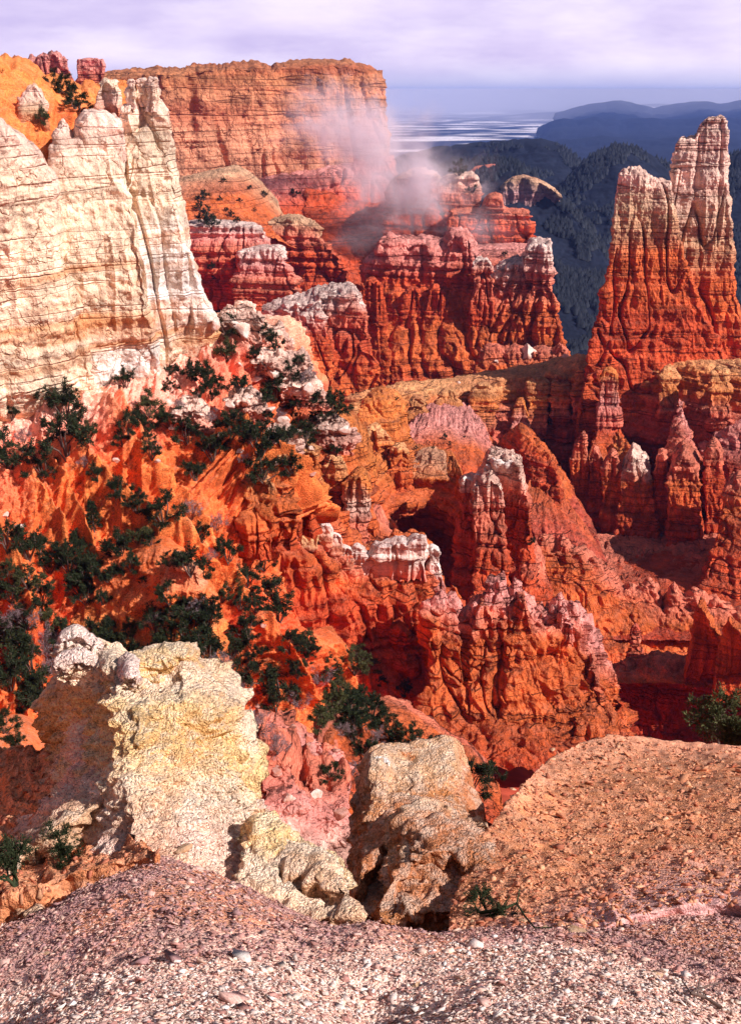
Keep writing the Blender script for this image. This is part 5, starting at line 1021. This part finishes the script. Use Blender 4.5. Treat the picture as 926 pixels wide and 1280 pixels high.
BL = """302,397,44,34,w 268,394,22,22,w 660,432,30,34,w 573,476,9,6,w 620,449,9,7,w 385,476,18,28,w 707,442,14,16,w 228,1056,32,24,t 720,1162,40,10,t 400,1092,18,10,t 560,1008,14,9,t
312,430,14,10,w 326,444,16,10,w 340,462,18,12,w 322,470,20,12,w 352,470,14,10,w 300,452,14,9,w 372,486,16,12,w 310,492,20,13,w 290,500,18,12,w 338,508,16,12,w 355,520,18,14,w 372,536,22,18,w 388,556,16,12,w 405,528,18,12,w 430,532,20,14,w 415,545,14,12,w
268,508,16,12,w 250,515,14,10,w 232,506,12,10,w 216,530,14,12,w 210,498,22,14,w 222,514,16,10,w 275,540,14,10,w 300,560,14,10,w 345,575,12,8,w 198,574,10,7,w 146,572,10,8,w 70,515,14,10,w 60,560,10,8,p 6,640,22,10,w 22,655,22,10,w 342,548,12,14,w 390,590,12,8,p
322,880,12,9,p 365,905,14,10,p 400,890,16,12,p 345,960,20,12,p 420,935,14,10,p 385,930,12,9,p 260,850,14,12,p 285,870,14,10,p 330,780,10,8,p 395,985,22,26,w 360,990,20,24,w 425,1010,18,22,p 690,935,10,5,t 640,985,10,6,t 655,1070,9,6,t 870,985,12,4,t 770,940,8,5,t 835,960,8,5,t
300,1145,14,7,t 180,1150,14,7,t 160,1262,16,10,t 95,1232,14,8,t 520,1230,16,9,t 640,1238,14,8,t 820,1215,18,9,t 760,1190,14,7,t 560,1150,12,6,t 350,1205,14,8,t 60,1190,10,6,t 590,1150,10,5,t 655,1150,12,6,t 680,1158,14,6,t 745,1150,12,6,t"""
bl = []
for t in BL.split():
    a = t.split(','); px, py, w, h, k = float(a[0]), float(a[1]), float(a[2]), float(a[3]), a[4]
    big = 'huge' if w > 28 else 'large' if w > 19 else 'medium' if w > 13 else 'small'
    if py > 1000 and k == 't': L_ = [(228,1056,'the foot of the yellow outcrop'),(720,1162,'the foot of the gravel mound'),(400,1092,'the low cream ledge'),(560,1008,'the hollow of the grey-brown rock'),(120,1240,'the bottom left corner'),(340,1180,'the bare gravel slope'),(580,1235,'the bottom edge of the gravel'),(820,1205,'the bottom right gravel')]
    elif k == 't': L_ = [(700,940,'the crest of the gravel mound'),(850,970,'the upper right of the gravel mound')]
    else: L_ = LAND + [(655,430,'the foot of the right buttress'),(575,476,'the base of the central buttress'),(385,480,'the red capped rock'),(390,990,'the broken pink rock wall')]
    j = min(range(len(L_)), key=lambda i: math.hypot(px-L_[i][0], py-L_[i][1])); cn = {'w': 'white boulder', 'p': 'pink rock', 't': 'tan stone'}[k]
    if L_[j][2] == 'the white boulder' : L_[j] = (L_[j][0], L_[j][1], 'the tower corner')
    bl.append([px, py, w, h, k, f"{big} {cn} {side(px, py, L_[j][0], L_[j][1])} {L_[j][2]}"])
grp = defaultdict(list)
for p in bl: grp[p[5]].append(p)
for lab, ps in grp.items():
    if len(ps) > 1:
        for i, p in enumerate(sorted(ps, key=lambda p: p[0])): p[5] = f"{ORD[i]} {lab}"
for i, (px, py, w, h, k, lab) in enumerate(bl):
    loc, nor, ob = cast(px, py+h*.3, 0 if k == 't' else 25)
    if loc is None: continue
    dist = loc.y*CP - loc.z*SP; s = w*random.uniform(.48,.60)*dist/F; o = bpy.data.objects.new('boulder' if k != 't' else 'stone', BM[k][i % 4]); link(o); o.location = loc - Vector((0, 0, .05*s)); o.rotation_euler = (random.uniform(-.2,.2), random.uniform(-.2,.2), random.uniform(0,6.28)); o.scale = (s, s, s*min(1.35, 1.25*h/w))
    tag(o, lab, 'boulder' if k != 't' else 'stone', 'loose boulders and stones')
# ------------------------------------------------------------------ gravel (nobody could count it)
def gravel():
    rg = np.random.default_rng(77); base = []
    for i in range(10):
        v = np.array([(x, y, z) for z in (-1, 1) for y in (-1, 1) for x in (-1, 1)], float)*rg.uniform(.15, 1, (8, 3)); v[:, 2] *= .5; base.append(v)
    FQ = np.array([(0,2,3,1),(4,5,7,6),(0,1,5,4),(2,6,7,3),(0,4,6,2),(1,3,7,5)])
    Vs = []; Cs = []; 
    cols = np.array([(.78,.60,.52),(.88,.76,.68),(.60,.36,.30),(.48,.24,.20),(.72,.48,.38),(.40,.22,.21),(.82,.62,.50)])
    N = 64000; n = 0
    th = rg.uniform(-.60, .60, N); r = np.exp(rg.uniform(math.log(3.5), math.log(17), N))
    for t, rr in zip(th, r):
        x, y = rr*math.sin(t), rr*math.cos(t)
        ok, loc, nor, idx, ob, _ = scene.ray_cast(DG, Vector((x, y, -.5)), Vector((0, 0, -1)), distance=30)
        if not ok or nor.z < .4: continue
        nm = ob.name.split('.')[0]
        if nm not in ('ground', 'right_mound', 'brown_flank'): continue
        mound = nm != 'ground'; pale = rr < 5.7 + .5*math.sin(x*1.3); nn = np.array(nor); lc = np.array(loc)
        for q_ in range(3 if not mound else 1):
            jx, jy = (rg.normal(size=2)*.05*(rr/6)) if q_ else (0, 0); s = rg.lognormal(-.35, .55)*(.0115 if not mound else .016)*(.75+rr*.05)
            v = base[rg.integers(10)]*s; a = rg.uniform(0, 6.28); ca, sa = math.cos(a), math.sin(a); tl = rg.normal()*.5
            v = np.stack([v[:, 0]*ca-v[:, 1]*sa, v[:, 0]*sa+v[:, 1]*ca, v[:, 2]+v[:, 0]*tl], -1); v[:, :2] += (jx, jy)
            v[:, 2] += -(v[:, 0]*nn[0]+v[:, 1]*nn[1])/max(nn[2], .65); Vs.append(v + lc + nn*s*.15)
            c = cols[rg.choice([0,1,4,6,2,0,3] if pale else [2,3,4,5,5,3,2])]
            if mound: c = cols[rg.choice([4,6,3,2,4,0,3,2])]*[1,.66,.45]*.95
            Cs.append(np.broadcast_to(c*rg.uniform(.7, 1.15), (8, 3))); n += 1
    V = np.concatenate(Vs); C_ = np.concatenate(Cs); Q = (FQ[None]+np.arange(n)[:, None, None]*8).reshape(-1, 4)
    m, nt, b = mat_new('gravel_chips'); att = nd(nt, 'ShaderNodeAttribute', attribute_name='Col'); geo = nd(nt, 'ShaderNodeNewGeometry')
    c = mixc(nt, .8, att.outputs['Color'], nd_val(nt, rng_(nt, noise_n(nt, geo.outputs['Position'], 60, 4, .7), .3, .7, .5, 1.5)), 'MULTIPLY'); lk(nt, c, b.inputs['Base Color'])
    o = mesh_from('gravel', V, Q, m, C_, smooth=False); tag(o, 'loose limestone chips strewn over the near slope', None, None, 'stuff')
gravel()
# ------------------------------------------------------------------ forest on the far hills
def forest():
    rg = np.random.default_rng(9); Vs = []; n = 0
    k = 5; an = np.linspace(0, 2*math.pi, k, endpoint=False)
    for _ in range(36000):
        px = rg.uniform(470, 940); py = rg.uniform(180, 470); loc, nor, ob = cast(px, py)
        if loc is None or ob.name.split('.')[0] not in ('hill', 'ridge', 'ground') or loc.y < 620 or loc.y > 3600: continue
        dens = n3(np.array([[loc.x, loc.y, 0.0]]), 90)[0] + n3(np.array([[loc.x, loc.y, 0.0]]), 25)[0]*.6
        if dens < -.02 or (ob.name.startswith('ridge') and dens < .15): continue
        h = rg.uniform(3.5, 7.5); w = h*rg.uniform(.35, .6); a = rg.uniform(0, 1)
        b = np.stack([np.cos(an+a)*w, np.sin(an+a)*w, np.full(k, -h*.1)], -1); V = np.concatenate([b, [[0, 0, h]]]) + np.array(loc); Vs.append(V); n += 1
    i = np.arange(k); T = np.stack([i, (i+1) % k, np.full(k, k)], -1); Q = (T[None]+np.arange(n)[:, None, None]*(k+1)).reshape(-1, 3)
    m = leaf_mat('distant_pines', (.005,.007,.012), (.028,.032,.04)); o = mesh_from('forest', np.concatenate(Vs), Q, m, smooth=False); tag(o, 'dark pine forest covering the far hills', None, None, 'stuff')
forest()
# ------------------------------------------------------------------ right-edge tree, twigs
def branchy(name, px, py, wpx, label, cat, mat, seed, foliage=None, up=1.0, gens=4, drop=0, at=None):
    rg = np.random.default_rng(seed); loc, nor, ob = cast(px, py)
    if at: loc = Vector(P3(px, py, at))
    dist = loc.y*CP-loc.z*SP; s = wpx*dist/F; st = MB(); tips = []; dirs = []
    def grow(p, d, L, r, g):
        q = p + d*L; mm = (p+q)/2 + rg.normal(size=3)*L*.08
        for a, b, r0, r1 in ((p, mm, r, r*.8), (mm, q, r*.8, r*.55)): V, Q = tube(a, b, r0, r1, 5 if g < 2 else 3); st.add(V, Q)
        if g >= 2: tips.append(q); dirs.append(d); tips.append(mm); dirs.append(d)
        if g < gens:
            for _ in range(rg.integers(3, 5)):
                nd_ = d + rg.normal(size=3)*.62; nd_[2] += .12*up; nd_ /= np.linalg.norm(nd_); f = rg.uniform(.45, 1); grow(p*(1-f)+q*f, nd_, L*rg.uniform(.55, .8), r*.5, g+1)
    for i in range(4 if gens > 3 else 3):
        a = rg.uniform(0, 6.28); d = np.array([math.cos(a)*.6, math.sin(a)*.6, .5*up+.35]); d /= np.linalg.norm(d); grow(np.array([0, 0, -.1*s]), d, s*.28, s*.022, 0)
    root = empty(name, loc - Vector((0, 0, drop*s))); tag(root, label, cat)
    o = bpy.data.objects.new('branches', st.mesh('branches', BARK if mat is None else mat)); link(o, root)
    if foliage is not None:
        fo = MB(); blades(fo, tips, dirs, 9, s*.045, s*.006, .6, rg); o = bpy.data.objects.new('foliage', fo.mesh('foliage', LEAF[foliage])); link(o, root)
branchy('pine_tree', 900, 945, 135, 'thin dark pine with bare twigs behind the gravel mound at the right edge', 'tree', None, 3, foliage=1, at=17.5, up=1.3)
branchy('low_shrub', 606, 1142, 80, 'sparse dark twiggy shrub at the foot of the gravel mound', 'shrub', LEAF[0], 5, gens=3, foliage=0)
branchy('low_shrub', 634, 1142, 66, 'smaller dark twiggy shrub touching the fallen branch', 'shrub', LEAF[0], 6, gens=3)
branchy('low_shrub', 25, 1110, 130, 'dark shrub in the shade at the lower left edge', 'shrub', LEAF[0], 8, gens=3, foliage=0)
branchy('low_shrub', 75, 1075, 90, 'dark shrub on the shaded slope beside the yellow outcrop', 'shrub', LEAF[0], 9, gens=3, foliage=0)
def stick(name, pts, r, label, br=()):
    mb = MB()
    def run(pts, r):
        W = []
        for px, py, up in pts:
            loc, nor, ob = cast(px, py); W.append(np.array(loc)+np.array([0, 0, up]))
        for i in range(len(W)-1):
            k0 = 1-i/len(W)*.8; k1 = 1-(i+1)/len(W)*.8; V, Q = tube(W[i], W[i+1], r*k0, r*k1, 6); mb.add(V, Q)
        return W[0]
    w0 = run(pts, r)
    for b_ in br: run(b_, r*.55)
    me = mb.mesh(name, BARK if 'dark' not in label else LEAF[0], True); me.transform(Matrix.Translation(-Vector(w0))); o = bpy.data.objects.new(name, me); link(o); o.location = Vector(w0); tag(o, label, 'branch')
stick('fallen_branch', [(600,1143,.02),(625,1142,.05),(645,1138,.09),(655,1150,.05),(668,1162,.02),(690,1162,.02)], .016, 'dark crooked fallen branch at the foot of the gravel mound', [[(645,1138,.09),(648,1126,.16)], [(625,1142,.05),(636,1130,.1)]])
stick('fallen_branch', [(900,1262,.02),(880,1252,.04),(862,1248,.05),(850,1236,.08)], .014, 'grey weathered branch lying on gravel at the bottom right', [[(862,1248,.05),(885,1240,.07),(905,1238,.08)], [(870,1250,.04),(872,1234,.08)]])
for o in scene.objects:
    if o.name.split('.')[0] in HIDE: o.hide_viewport = False
